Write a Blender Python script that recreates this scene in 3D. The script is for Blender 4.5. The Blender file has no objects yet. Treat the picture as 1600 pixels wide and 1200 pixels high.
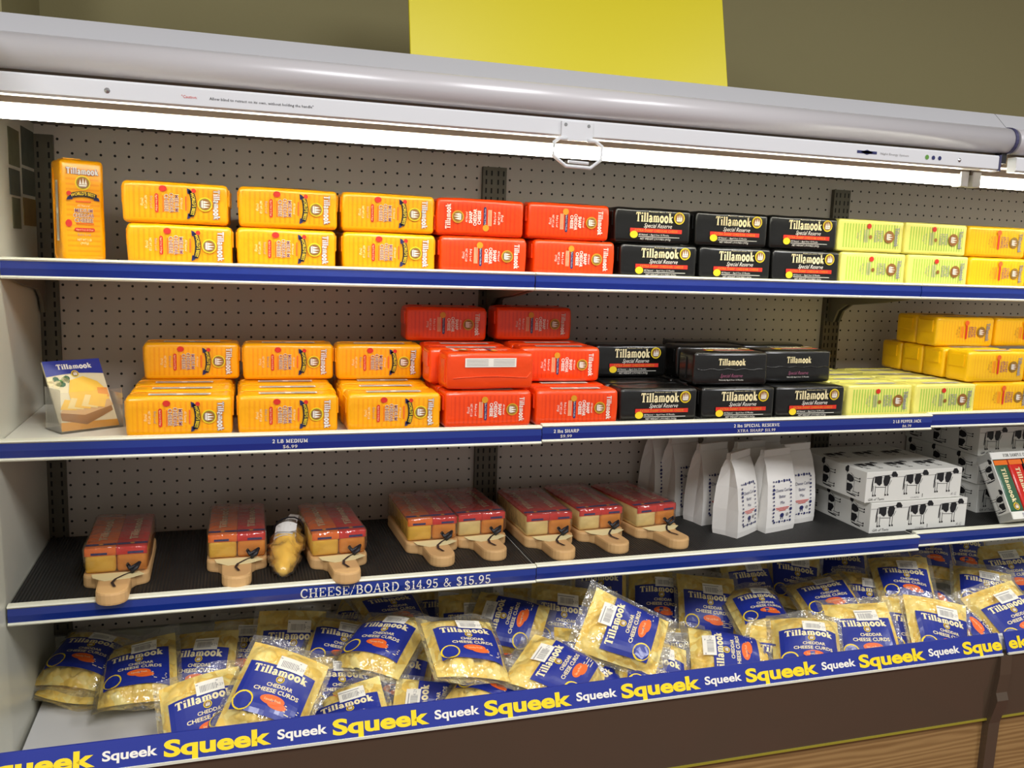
import bpy, bmesh, math, random
from mathutils import Matrix, Vector, Euler, noise
random.seed(7)
S = bpy.context.scene
COL = S.collection
Z0 = 1.70                      # height of the top row of peg holes above the floor

# ------------------------------------------------------------------ camera, world, lights, exposure
cd = bpy.data.cameras.new('camera')
cam = bpy.data.objects.new('camera', cd); COL.objects.link(cam)
cd.sensor_fit = 'HORIZONTAL'; cd.sensor_width = 36.0
cd.lens = 1378.83 * 36.0 / 1600.0
cd.clip_start = 0.02
RW = ((0.95380355, -0.29845901, 0.03436567), (-0.01067702, -0.14799037, -0.98893117), (0.30024121, 0.94287914, -0.1443404))
M = Matrix.Identity(4)
for i in range(3):
    M[i][0] = RW[0][i]; M[i][1] = -RW[1][i]; M[i][2] = -RW[2][i]
M[0][3], M[1][3], M[2][3] = 0.32033, -1.93429, -0.19133 + Z0
cam.matrix_world = M
S.camera = cam

w = bpy.data.worlds.new('world'); S.world = w; w.use_nodes = True
bg = w.node_tree.nodes['Background']
bg.inputs[0].default_value = (1.0, 0.97, 0.92, 1); bg.inputs[1].default_value = 0.36

def area(name, loc, rot, sx, sy, power, col):
    l = bpy.data.lights.new(name, 'AREA'); l.shape = 'RECTANGLE'; l.size = sx; l.size_y = sy
    l.energy = power; l.color = col
    o = bpy.data.objects.new(name, l); COL.objects.link(o); o.location = loc; o.rotation_euler = rot
    return o
CEIL_P = 58
for i, (x, y) in enumerate(((-1.0, -2.6), (0.9, -2.6), (2.8, -2.6))):
    area('ceiling_lamp_light', (x, y, 3.06), (0, 0, 0), 0.56, 1.16, CEIL_P, (0.98, 0.98, 1.0))
TUBE_STRENGTH = 30.0
vs = S.view_settings
vs.view_transform = 'Standard'; vs.look = 'None'; vs.exposure = 0.0; vs.gamma = 1.0; vs.use_curve_mapping = False

# ------------------------------------------------------------------ materials
def lin(c):
    return tuple((v / 255 / 12.92) if v <= 10 else ((v / 255 + .055) / 1.055) ** 2.4 for v in c)
MATS = {}
def mat(name, rgb, rough=0.5, metal=0.0, emit=0.0, bump=0.0, bscale=60.0, coat=0.0, spec=0.5, var=0.0, vscale=8.0):
    m = bpy.data.materials.new(name); m.use_nodes = True
    nt = m.node_tree; p = nt.nodes['Principled BSDF']
    c = lin(rgb)
    p.inputs['Base Color'].default_value = (*c, 1)
    p.inputs['Roughness'].default_value = rough
    p.inputs['Metallic'].default_value = metal
    p.inputs['Coat Weight'].default_value = coat
    p.inputs['Coat Roughness'].default_value = 0.12
    p.inputs['Specular IOR Level'].default_value = spec
    if emit:
        p.inputs['Emission Color'].default_value = (*c, 1); p.inputs['Emission Strength'].default_value = emit
    if bump or var:
        tc = nt.nodes.new('ShaderNodeTexCoord')
    if bump:
        n = nt.nodes.new('ShaderNodeTexNoise'); n.inputs['Scale'].default_value = bscale; n.inputs['Detail'].default_value = 3
        b = nt.nodes.new('ShaderNodeBump'); b.inputs['Strength'].default_value = bump; b.inputs['Distance'].default_value = 0.004
        nt.links.new(tc.outputs['Object'], n.inputs['Vector'])
        nt.links.new(n.outputs[0], b.inputs['Height']); nt.links.new(b.outputs[0], p.inputs['Normal'])
    if var:
        n = nt.nodes.new('ShaderNodeTexNoise'); n.inputs['Scale'].default_value = vscale; n.inputs['Detail'].default_value = 4
        r = nt.nodes.new('ShaderNodeMix'); r.data_type = 'RGBA'
        r.inputs[6].default_value = (*[x * (1 - var) for x in c], 1); r.inputs[7].default_value = (*[min(1, x * (1 + var)) for x in c], 1)
        nt.links.new(tc.outputs['Object'], n.inputs['Vector'])
        nt.links.new(n.outputs[0], r.inputs[0]); nt.links.new(r.outputs[2], p.inputs['Base Color'])
    MATS[name] = m
    return m

def N(nt, kind, **kw):
    n = nt.nodes.new(kind)
    for k, v in kw.items():
        if k.startswith('i'): n.inputs[int(k[1:])].default_value = v
        else: setattr(n, k, v)
    return n
def math_node(nt, op, a, b=None):
    n = nt.nodes.new('ShaderNodeMath'); n.operation = op
    for i, v in enumerate((a, b)):
        if v is None: continue
        if isinstance(v, (int, float)): n.inputs[i].default_value = v
        else: nt.links.new(v, n.inputs[i])
    return n.outputs[0]

def pegboard_mat():
    m = mat('pegboard', (164, 158, 148), 0.55); nt = m.node_tree; p = nt.nodes['Principled BSDF']
    g = nt.nodes.new('ShaderNodeNewGeometry'); s = nt.nodes.new('ShaderNodeSeparateXYZ'); nt.links.new(g.outputs['Position'], s.inputs[0])
    def cell(o, off):
        a = math_node(nt, 'ADD', o, off); a = math_node(nt, 'DIVIDE', a, 0.0254); a = math_node(nt, 'ADD', a, 1000.5)
        a = math_node(nt, 'FRACT', a); a = math_node(nt, 'SUBTRACT', a, 0.5); return math_node(nt, 'MULTIPLY', a, a)
    d = math_node(nt, 'ADD', cell(s.outputs[0], 0.0), cell(s.outputs[2], -Z0))
    h = math_node(nt, 'LESS_THAN', d, 0.0098)
    n = N(nt, 'ShaderNodeTexNoise'); n.inputs['Scale'].default_value = 5; n.inputs['Detail'].default_value = 5
    nt.links.new(g.outputs['Position'], n.inputs['Vector'])
    v = N(nt, 'ShaderNodeMix', data_type='RGBA'); v.inputs[6].default_value = (*lin((184, 174, 164)), 1); v.inputs[7].default_value = (*lin((206, 198, 188)), 1)
    nt.links.new(n.outputs[0], v.inputs[0])
    x = N(nt, 'ShaderNodeMix', data_type='RGBA'); nt.links.new(h, x.inputs[0]); nt.links.new(v.outputs[2], x.inputs[6]); x.inputs[7].default_value = (*lin((16, 14, 12)), 1)
    nt.links.new(x.outputs[2], p.inputs['Base Color'])
pegboard_mat()

def striped(name, base, line, axis=0, period=0.008, duty=0.35, mix=0.6, lim_axis=2, lim=0.026, rough=0.32, coat=0.3, bump=0.25):
    """wrapper film printed with pale stripes over the middle of each loaf"""
    m = mat(name, base, rough, bump=bump, bscale=45, coat=coat); nt = m.node_tree; p = nt.nodes['Principled BSDF']
    tc = nt.nodes.new('ShaderNodeTexCoord'); s = nt.nodes.new('ShaderNodeSeparateXYZ'); nt.links.new(tc.outputs['Object'], s.inputs[0])
    a = math_node(nt, 'DIVIDE', s.outputs[axis], period); a = math_node(nt, 'FRACT', math_node(nt, 'ADD', a, 100.0)); a = math_node(nt, 'LESS_THAN', a, duty)
    l = math_node(nt, 'LESS_THAN', math_node(nt, 'ABSOLUTE', s.outputs[lim_axis]), lim)
    l2 = math_node(nt, 'LESS_THAN', math_node(nt, 'ABSOLUTE', s.outputs[0]), 0.074)
    f = math_node(nt, 'MULTIPLY', math_node(nt, 'MULTIPLY', math_node(nt, 'MULTIPLY', a, l), l2), mix)
    x = N(nt, 'ShaderNodeMix', data_type='RGBA'); nt.links.new(f, x.inputs[0])
    x.inputs[6].default_value = (*lin(base), 1); x.inputs[7].default_value = (*lin(line), 1)
    nt.links.new(x.outputs[2], p.inputs['Base Color'])
    return m
striped('wrap_medium', (252, 174, 0), (242, 145, 0), 0, 0.0085, 0.4, 0.55)
striped('wrap_sharp', (236, 68, 4), (212, 48, 2), 0, 0.0085, 0.4, 0.55)
striped('wrap_pepper', (240, 232, 120), (166, 204, 74), 0, 0.0072, 0.55, 0.85)
striped('wrap_colby', (250, 194, 10), (238, 164, 4), 0, 0.0085, 0.4, 0.5)
mat('wrap_black', (15, 15, 14), 0.28, bump=0.2, bscale=50, coat=0.4)
mat('white_enamel', (218, 220, 222), 0.35)
mat('panel_white', (206, 206, 192), 0.3, var=0.05)
mat('aluminium', (206, 204, 206), 0.30, metal=0.1)
mat('canopy_grey', (184, 185, 188), 0.45)
mat('underside', (120, 106, 92), 0.6)
mat('rail_blue', (20, 46, 132), 0.22, coat=0.5, bump=0.06, bscale=25)
mat('rail_lip', (226, 226, 206), 0.35)
mat('post', (92, 86, 72), 0.45, metal=0.3, var=0.25, vscale=30)
mat('slot', (18, 16, 14), 0.8)
mat('bracket', (104, 98, 84), 0.5, var=0.15, vscale=20)
mat('shelf_white', (214, 212, 200), 0.4)
mat('yellow_board', (216, 202, 12), 0.4)
mat('dark_rubber', (30, 30, 30), 0.7)
mat('purple_cap', (62, 62, 96), 0.5)
mat('print_white', (236, 232, 220), 0.5)
mat('print_cream', (240, 226, 176), 0.5)
mat('print_grey', (150, 148, 146), 0.6)
mat('print_black', (20, 20, 24), 0.6)
mat('print_navy', (34, 40, 96), 0.5)
mat('print_purple', (150, 84, 110), 0.5)
mat('print_red', (214, 46, 30), 0.5)
mat('print_orange', (236, 104, 36), 0.5)
mat('print_yellow', (240, 208, 36), 0.45)
mat('print_olive', (150, 138, 40), 0.5)
mat('print_gold', (216, 150, 30), 0.45)
mat('print_brown', (150, 100, 40), 0.5)
mat('print_green', (96, 150, 60), 0.5)
mat('print_darkgreen', (40, 92, 62), 0.4, coat=.4)
mat('squeek_yellow', (244, 214, 22), 0.4)
mat('ink_blue', (26, 44, 140), 0.35, coat=0.3)
mat('paper', (228, 226, 220), 0.7, bump=0.3, bscale=25)
mat('carton', (222, 222, 214), 0.5)
mat('maple', (214, 172, 116), 0.45, var=0.12, vscale=14)
mat('cheese_yellow', (242, 192, 60), 0.4, var=0.1, vscale=30)
mat('cheese_white', (240, 214, 140), 0.4, var=0.1, vscale=30)
mat('cheese_orange', (226, 140, 40), 0.4, var=0.1, vscale=30)
mat('wrap_orange', (232, 110, 20), 0.25, coat=.4)
mat('wrap_red', (206, 34, 24), 0.25, coat=.4)
mat('tag_cream', (232, 218, 164), 0.6)
mat('ribbon', (28, 28, 34), 0.5)
mat('steel', (190, 192, 194), 0.25, metal=0.9)
mat('bumper', (80, 66, 52), 0.14, coat=0.3, bump=0.02, bscale=8)
mat('olive_wall', (150, 142, 100), 0.8, bump=0.1, bscale=200)
mat('ceiling_paint', (206, 202, 190), 0.8)
mat('tray_white', (226, 226, 224), 0.4)
mat('notice_a', (92, 92, 66), 0.6, var=0.5, vscale=60)
mat('notice_b', (70, 76, 66), 0.6, var=0.5, vscale=60)
mat('notice_c', (128, 104, 52), 0.6, var=0.4, vscale=40)
mat('leaf_photo', (226, 214, 176), 0.35, var=0.12, vscale=30)

def curd_mat():
    m = mat('curd', (248, 212, 100), 0.45); nt = m.node_tree; p = nt.nodes['Principled BSDF']
    tc = nt.nodes.new('ShaderNodeTexCoord')
    v = N(nt, 'ShaderNodeTexVoronoi'); v.inputs['Scale'].default_value = 62; nt.links.new(tc.outputs['Object'], v.inputs['Vector'])
    r = nt.nodes.new('ShaderNodeSeparateColor'); nt.links.new(v.outputs['Color'], r.inputs[0])
    x = N(nt, 'ShaderNodeMix', data_type='RGBA'); nt.links.new(r.outputs[0], x.inputs[0])
    x.inputs[6].default_value = (*lin((244, 204, 70)), 1); x.inputs[7].default_value = (*lin((255, 238, 150)), 1)
    nt.links.new(x.outputs[2], p.inputs['Base Color'])
    b = nt.nodes.new('ShaderNodeBump'); b.inputs['Strength'].default_value = 0.9; b.inputs['Distance'].default_value = 0.004; b.invert = True
    nt.links.new(v.outputs['Distance'], b.inputs['Height']); nt.links.new(b.outputs[0], p.inputs['Normal'])
curd_mat()
def tube_mat():
    m = bpy.data.materials.new('lamp_glow'); m.use_nodes = True; nt = m.node_tree
    nt.nodes.remove(nt.nodes['Principled BSDF'])
    e = nt.nodes.new('ShaderNodeEmission'); e.inputs[0].default_value = (1.0, 0.975, 0.82, 1); e.inputs[1].default_value = TUBE_STRENGTH
    nt.links.new(e.outputs[0], nt.nodes['Material Output'].inputs[0]); MATS['lamp_glow'] = m
tube_mat()
def film_mat(name, haze, gl, bump, tint=(1, 1, 1)):
    m = bpy.data.materials.new(name); m.use_nodes = True; nt = m.node_tree
    nt.nodes.remove(nt.nodes['Principled BSDF'])
    t = nt.nodes.new('ShaderNodeBsdfTransparent'); t.inputs[0].default_value = (*tint, 1)
    d = nt.nodes.new('ShaderNodeBsdfDiffuse'); d.inputs[0].default_value = (.75, .74, .68, 1)
    g = nt.nodes.new('ShaderNodeBsdfGlossy'); g.inputs['Roughness'].default_value = 0.12; g.inputs[0].default_value = (.9, .9, .9, 1)
    tc = nt.nodes.new('ShaderNodeTexCoord'); n = nt.nodes.new('ShaderNodeTexNoise'); n.inputs['Scale'].default_value = 55; n.inputs['Detail'].default_value = 2
    b = nt.nodes.new('ShaderNodeBump'); b.inputs['Strength'].default_value = bump; b.inputs['Distance'].default_value = 0.006
    nt.links.new(tc.outputs['Object'], n.inputs['Vector']); nt.links.new(n.outputs[0], b.inputs['Height']); nt.links.new(b.outputs[0], g.inputs['Normal'])
    f = nt.nodes.new('ShaderNodeFresnel'); f.inputs[0].default_value = 1.45; nt.links.new(b.outputs[0], f.inputs['Normal'])
    fm = math_node(nt, 'MINIMUM', math_node(nt, 'MULTIPLY', f.outputs[0], gl), 0.6)
    m1 = nt.nodes.new('ShaderNodeMixShader'); m1.inputs[0].default_value = haze; nt.links.new(t.outputs[0], m1.inputs[1]); nt.links.new(d.outputs[0], m1.inputs[2])
    m2 = nt.nodes.new('ShaderNodeMixShader'); nt.links.new(fm, m2.inputs[0]); nt.links.new(m1.outputs[0], m2.inputs[1]); nt.links.new(g.outputs[0], m2.inputs[2])
    nt.links.new(m2.outputs[0], nt.nodes['Material Output'].inputs[0]); MATS[name] = m
film_mat('film', 0.06, 1.8, 0.8)
film_mat('shrink_film', 0.03, 1.5, 0.6)
film_mat('acrylic', 0.03, 1.0, 0.0)

def wood_mat():
    m = mat('oak_laminate', (150, 116, 70), 0.4); nt = m.node_tree; p = nt.nodes['Principled BSDF']
    g = nt.nodes.new('ShaderNodeNewGeometry'); mp = nt.nodes.new('ShaderNodeMapping'); mp.inputs['Scale'].default_value = (0.5, 1, 6)
    nt.links.new(g.outputs['Position'], mp.inputs[0])
    n = N(nt, 'ShaderNodeTexNoise'); n.inputs['Scale'].default_value = 5; n.inputs['Detail'].default_value = 6; n.inputs['Distortion'].default_value = 1.2
    nt.links.new(mp.outputs[0], n.inputs['Vector'])
    w_ = N(nt, 'ShaderNodeTexWave'); w_.bands_direction = 'Z'; w_.inputs['Scale'].default_value = 5; w_.inputs['Distortion'].default_value = 9; w_.inputs['Detail'].default_value = 3
    nt.links.new(mp.outputs[0], w_.inputs['Vector'])
    f = math_node(nt, 'MULTIPLY', math_node(nt, 'ADD', n.outputs[0], w_.outputs[1]), 0.5)
    x = N(nt, 'ShaderNodeMix', data_type='RGBA'); nt.links.new(f, x.inputs[0])
    x.inputs[6].default_value = (*lin((116, 84, 46)), 1); x.inputs[7].default_value = (*lin((172, 138, 88)), 1)
    nt.links.new(x.outputs[2], p.inputs['Base Color'])
wood_mat()
def brick_mat():
    m = mat('floor_brick', (110, 60, 44), 0.45); nt = m.node_tree; p = nt.nodes['Principled BSDF']
    g = nt.nodes.new('ShaderNodeNewGeometry'); b = nt.nodes.new('ShaderNodeTexBrick')
    b.inputs['Scale'].default_value = 5; b.inputs['Color1'].default_value = (*lin((128, 62, 46)), 1); b.inputs['Color2'].default_value = (*lin((92, 58, 46)), 1)
    b.inputs['Mortar'].default_value = (*lin((60, 54, 48)), 1); b.inputs['Mortar Size'].default_value = 0.012
    nt.links.new(g.outputs['Position'], b.inputs['Vector']); nt.links.new(b.outputs[0], p.inputs['Base Color'])
brick_mat()
def mat_mat():
    m = mat('ribbed_rubber', (34, 34, 33), 0.55); nt = m.node_tree; p = nt.nodes['Principled BSDF']
    g = nt.nodes.new('ShaderNodeNewGeometry'); w_ = N(nt, 'ShaderNodeTexWave'); w_.bands_direction = 'X'; w_.inputs['Scale'].default_value = 55
    b = nt.nodes.new('ShaderNodeBump'); b.inputs['Strength'].default_value = 0.8; b.inputs['Distance'].default_value = 0.003
    nt.links.new(g.outputs['Position'], w_.inputs['Vector']); nt.links.new(w_.outputs[1], b.inputs['Height']); nt.links.new(b.outputs[0], p.inputs['Normal'])
mat_mat()

# ------------------------------------------------------------------ mesh helpers
class MB:
    def __init__(s): s.v = []; s.f = []; s.m = []
    def add(s, verts, faces, mi=0):
        b = len(s.v); s.v += [tuple(x) for x in verts]; s.f += [tuple(i + b for i in f) for f in faces]; s.m += [mi] * len(faces)
        return s
    def box(s, x0, x1, y0, y1, z0, z1, mi=0):
        return s.add([(x0, y0, z0), (x1, y0, z0), (x1, y1, z0), (x0, y1, z0), (x0, y0, z1), (x1, y0, z1), (x1, y1, z1), (x0, y1, z1)],
                     [(3, 2, 1, 0), (4, 5, 6, 7), (0, 1, 5, 4), (1, 2, 6, 5), (2, 3, 7, 6), (3, 0, 4, 7)], mi)
    def extrude_x(s, prof, x0, x1, mi=0):
        """closed profile of (y, z) points swept along x"""
        n = len(prof)
        vs_ = [(x0, y, z) for y, z in prof] + [(x1, y, z) for y, z in prof]
        fs = [(i, (i + 1) % n, n + (i + 1) % n, n + i) for i in range(n)] + [tuple(range(n - 1, -1, -1)), tuple(range(n, 2 * n))]
        return s.add(vs_, fs, mi)
    def prism(s, poly, z0, z1, mi=0):
        n = len(poly)
        vs_ = [(x, y, z0) for x, y in poly] + [(x, y, z1) for x, y in poly]
        fs = [(i, (i + 1) % n, n + (i + 1) % n, n + i) for i in range(n)] + [tuple(range(n - 1, -1, -1)), tuple(range(n, 2 * n))]
        return s.add(vs_, fs, mi)
    def tube(s, pts, r, n=8, mi=0, closed=False):
        pts = [Vector(p) for p in pts]; k = len(pts); rings = []
        for i, p in enumerate(pts):
            a = pts[(i - 1) % k] if (i or closed) else p; b = pts[(i + 1) % k] if (i < k - 1 or closed) else p
            t = (b - a).normalized()
            u = t.cross(Vector((0, 0, 1))); u = u.normalized() if u.length > 1e-4 else Vector((1, 0, 0))
            v = t.cross(u).normalized()
            rings.append([p + (u * math.cos(q * 2 * math.pi / n) + v * math.sin(q * 2 * math.pi / n)) * r for q in range(n)])
        vs_ = [x for rg in rings for x in rg]; fs = []
        for i in range(k if closed else k - 1):
            j = (i + 1) % k
            for q in range(n):
                fs.append((i * n + q, i * n + (q + 1) % n, j * n + (q + 1) % n, j * n + q))
        if not closed:
            fs += [tuple(range(n - 1, -1, -1)), tuple(range((k - 1) * n, k * n))]
        return s.add(vs_, fs, mi)
    def mesh(s, name, mats, smooth=False):
        me = bpy.data.meshes.new(name); me.from_pydata(s.v, [], s.f)
        for m in mats: me.materials.append(MATS[m])
        me.polygons.foreach_set('material_index', s.m)
        if smooth: me.polygons.foreach_set('use_smooth', [True] * len(s.f))
        me.update(); return me
    def build(s, name, mats, parent=None, smooth=False, fix=True, bevel=0, loc=None):
        me = s.mesh(name, [mats] if isinstance(mats, str) else mats, smooth)
        if fix or bevel:
            bm = bmesh.new(); bm.from_mesh(me)
            if fix: bmesh.ops.recalc_face_normals(bm, faces=bm.faces)
            if bevel:
                bmesh.ops.bevel(bm, geom=[e for e in bm.edges if len(e.link_faces) == 2 and e.calc_face_angle() > 0.6], offset=bevel, segments=2, affect='EDGES', profile=0.6)
            bm.to_mesh(me); bm.free()
        return link(name, me, parent, loc)
def link(name, me, parent=None, loc=None):
    o = bpy.data.objects.new(name, me); COL.objects.link(o)
    if parent is not None: o.parent = parent
    if loc is not None: o.location = loc
    return o
def empty(name, loc=(0, 0, 0), rot=(0, 0, 0), label=None, cat=None, group=None):
    o = bpy.data.objects.new(name, None); COL.objects.link(o); o.location = loc; o.rotation_euler = rot; o.empty_display_size = 0.05
    return tag(o, label, cat, group)
def tag(o, label=None, cat=None, group=None, kind=None):
    if label: o['label'] = label
    if cat: o['category'] = cat
    if group: o['group'] = group
    if kind: o['kind'] = kind
    return o
def copy_tree(o, parent=None):
    c = o.copy(); COL.objects.link(c); c.parent = parent
    for ch in list(o.children): copy_tree(ch, c)
    return c
def structure(o): o['kind'] = 'structure'; return o

# ------------------------------------------------------------------ lettering
def arc(cx, cy, rx, ry, a0, a1, n=8):
    return [(cx + rx * math.cos(math.radians(a0 + (a1 - a0) * i / n)), cy + ry * math.sin(math.radians(a0 + (a1 - a0) * i / n))) for i in range(n + 1)]
# slab-serif letters: advance, strokes [(points, width factor)], serifs (x, y, half width)
SCURVE = [(.52, .76), (.46, .91), (.31, .96), (.16, .91), (.11, .76), (.17, .62), (.32, .53), (.47, .44), (.54, .28), (.48, .1), (.32, .04), (.16, .09), (.09, .24)]
G = {
 'T': (.78, [([(.39, 0), (.39, 1)], 1), ([(.05, .94), (.73, .94)], .7), ([(.07, .97), (.05, .74)], .5), ([(.71, .97), (.73, .74)], .5)], [(.39, 0, .19)]),
 'i': (.36, [([(.18, 0), (.18, .68)], 1), ([(.18, .82), (.18, .98)], 1)], [(.18, 0, .17), (.11, .64, .1)]),
 'l': (.36, [([(.18, 0), (.18, 1)], 1)], [(.18, 0, .17), (.11, .96, .1)]),
 'a': (.66, [([(.46, 0), (.46, .45)] , 1), (arc(.28, .45, .18, .2, 0, 160), .8), (arc(.27, .19, .17, .16, 0, 360, 12), .8)], [(.52, 0, .12)]),
 'm': (1.02, [([(.16, 0), (.16, .68)], 1), ([(.51, 0), (.51, .45)], 1), ([(.86, 0), (.86, .45)], 1), (arc(.34, .45, .17, .2, 180, 0), .7), (arc(.69, .45, .17, .2, 180, 0), .7)], [(.16, 0, .15), (.51, 0, .15), (.86, 0, .15), (.1, .64, .09)]),
 'o': (.68, [(arc(.34, .34, .23, .3, 0, 360, 16), 1)], []),
 'k': (.72, [([(.18, 0), (.18, 1)], 1), ([(.22, .3), (.55, .66)], .7), ([(.3, .4), (.58, 0)], 1)], [(.18, 0, .16), (.11, .96, .1), (.58, 0, .14), (.55, .66, .12)]),
 'b': (.68, [([(.16, 0), (.16, 1)], 1), (arc(.36, .33, .2, .29, 0, 360, 14), .8)], [(.1, .96, .1)]),
 's': (.55, [([(x * .85, y * .7) for x, y in SCURVE], .8)], []),
 'C': (.8, [(arc(.44, .5, .34, .46, 40, 320, 14), 1), ([(.7, .98), (.7, .72)], .5)], []),
 'H': (.95, [([(.2, 0), (.2, 1)], 1), ([(.75, 0), (.75, 1)], 1), ([(.2, .5), (.75, .5)], .6)], [(.2, 0, .17), (.2, 1, .17), (.75, 0, .17), (.75, 1, .17)]),
 'E': (.8, [([(.2, 0), (.2, 1)], 1), ([(.08, .96), (.7, .96)], .6), ([(.2, .51), (.5, .51)], .6), ([(.08, .04), (.72, .04)], .6), ([(.7, 1), (.7, .76)], .5), ([(.72, 0), (.72, .26)], .5), ([(.5, .38), (.5, .64)], .5)], []),
 'S': (.64, [(SCURVE, .95)], []),
 '/': (.5, [([(.02, -.1), (.46, 1.05)], .6)], []),
 'B': (.82, [([(.2, 0), (.2, 1)], 1), ([(.08, .96), (.42, .96)], .6), ([(.2, .52), (.45, .52)], .6), ([(.08, .04), (.45, .04)], .6), (arc(.42, .74, .22, .22, 90, -90), .9), (arc(.45, .28, .25, .24, 90, -90), .9)], []),
 'O': (.9, [(arc(.45, .5, .35, .46, 0, 360, 18), 1)], []),
 'A': (.9, [([(.12, 0), (.45, 1)], .7), ([(.45, 1), (.78, 0)], 1), ([(.24, .34), (.66, .34)], .6)], [(.12, 0, .14), (.78, 0, .16)]),
 'R': (.9, [([(.2, 0), (.2, 1)], 1), ([(.08, .96), (.45, .96)], .6), ([(.2, .5), (.48, .5)], .6), (arc(.45, .73, .24, .23, 90, -90), .9), ([(.46, .5), (.78, 0)], 1)], [(.2, 0, .17), (.8, 0, .12)]),
 'D': (.9, [([(.2, 0), (.2, 1)], 1), ([(.08, .96), (.4, .96)], .6), ([(.08, .04), (.4, .04)], .6), (arc(.4, .5, .37, .46, 90, -90, 12), 1)], []),
 'P': (.8, [([(.2, 0), (.2, 1)], 1), ([(.08, .96), (.45, .96)], .6), ([(.2, .46), (.45, .46)], .6), (arc(.44, .71, .25, .25, 90, -90), .9)], [(.2, 0, .18)]),
 'L': (.76, [([(.2, 0), (.2, 1)], 1), ([(.08, .04), (.68, .04)], .6), ([(.68, 0), (.68, .3)], .5)], [(.2, 1, .18)]),
 'M': (1.1, [([(.2, 0), (.2, 1)], .7), ([(.2, 1), (.54, .1)], 1), ([(.54, .1), (.88, 1)], .6), ([(.88, 0), (.88, 1)], 1)], [(.2, 0, .15), (.88, 0, .17), (.14, 1, .12), (.94, 1, .12)]),
 'U': (.92, [([(.2, 1), (.2, .35)], 1), (arc(.46, .35, .26, .31, 180, 360, 10), .9), ([(.72, .35), (.72, 1)], .7)], [(.2, 1, .17), (.72, 1, .16)]),
 'I': (.42, [([(.21, 0), (.21, 1)], 1)], [(.21, 0, .18), (.21, 1, .18)]),
 'J': (.62, [([(.4, 1), (.4, .28)], 1), (arc(.23, .28, .17, .24, 0, -170, 8), .8)], [(.4, 1, .18)]),
 'K': (.92, [([(.2, 0), (.2, 1)], 1), ([(.24, .42), (.7, 1)], .6), ([(.38, .58), (.76, 0)], 1)], [(.2, 0, .17), (.2, 1, .17), (.7, 1, .14), (.78, 0, .14)]),
 'X': (.88, [([(.14, 1), (.74, 0)], 1), ([(.14, 0), (.74, 1)], .6)], [(.14, 0, .14), (.74, 0, .14), (.14, 1, .14), (.74, 1, .14)]),
 'V': (.88, [([(.12, 1), (.45, 0)], 1), ([(.45, 0), (.78, 1)], .6)], [(.12, 1, .15), (.78, 1, .14)]),
 'N': (.98, [([(.2, 0), (.2, 1)], .7), ([(.2, 1), (.78, 0)], 1), ([(.78, 0), (.78, 1)], .7)], [(.2, 0, .15), (.14, 1, .12), (.78, 1, .15)]),
 'F': (.75, [([(.2, 0), (.2, 1)], 1), ([(.08, .96), (.7, .96)], .6), ([(.2, .51), (.5, .51)], .6), ([(.7, 1), (.7, .74)], .5)], [(.2, 0, .18)]),
 'Y': (.84, [([(.12, 1), (.42, .48)], 1), ([(.72, 1), (.42, .48)], .6), ([(.42, 0), (.42, .48)], 1)], [(.42, 0, .17), (.12, 1, .13), (.72, 1, .13)]),
 '0': (.66, [(arc(.33, .5, .22, .46, 0, 360, 16), .9)], []),
 '1': (.5, [([(.27, 0), (.27, 1)], 1), ([(.27, .97), (.1, .86)], .6)], [(.27, 0, .18)]),
 '2': (.64, [([(.11, .74)] + arc(.32, .7, .21, .26, 160, -40, 8) + [(.1, .05)], .85), ([(.08, .05), (.56, .05)], .8), ([(.56, 0), (.56, .24)], .5)], []),
 '4': (.66, [([(.46, 0), (.46, 1)], .9), ([(.46, .98), (.06, .3)], .6), ([(.06, .29), (.62, .29)], .7)], [(.46, 0, .15)]),
 '5': (.64, [([(.54, .95), (.16, .95)], .8), ([(.16, .98), (.13, .52)], .6), ([(.13, .52)] + arc(.31, .32, .22, .28, 110, -160, 10), .9)], []),
 '6': (.64, [([(.48, .94), (.28, .84), (.14, .6), (.11, .33)], .85), (arc(.32, .3, .21, .26, 0, 360, 14), .85)], []),
 '7': (.62, [([(.08, .95), (.54, .95)], .85), ([(.54, .95), (.24, 0)], .9), ([(.09, .98), (.08, .74)], .5)], []),
 '8': (.64, [(arc(.32, .74, .18, .22, 0, 360, 12), .85), (arc(.32, .28, .22, .25, 0, 360, 12), .85)], []),
 '9': (.64, [(arc(.31, .7, .21, .26, 0, 360, 14), .85), ([(.52, .67), (.49, .4), (.35, .16), (.15, .06)], .85)], []),
 '$': (.66, [(SCURVE, .9), ([(.32, -.1), (.32, 1.1)], .45)], []),
 '&': (.95, [([(.85, .0), (.3, .62), (.26, .8), (.36, .95), (.5, .92), (.54, .78), (.42, .62), (.2, .45), (.12, .25), (.22, .07), (.42, .04), (.6, .15), (.76, .42)], .75), ([(.66, .44), (.88, .44)], .5)], []),
 '.': (.3, [([(.13, 0), (.13, .16)], 1.1)], []),
 ' ': (.42, [], []),
}
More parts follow.
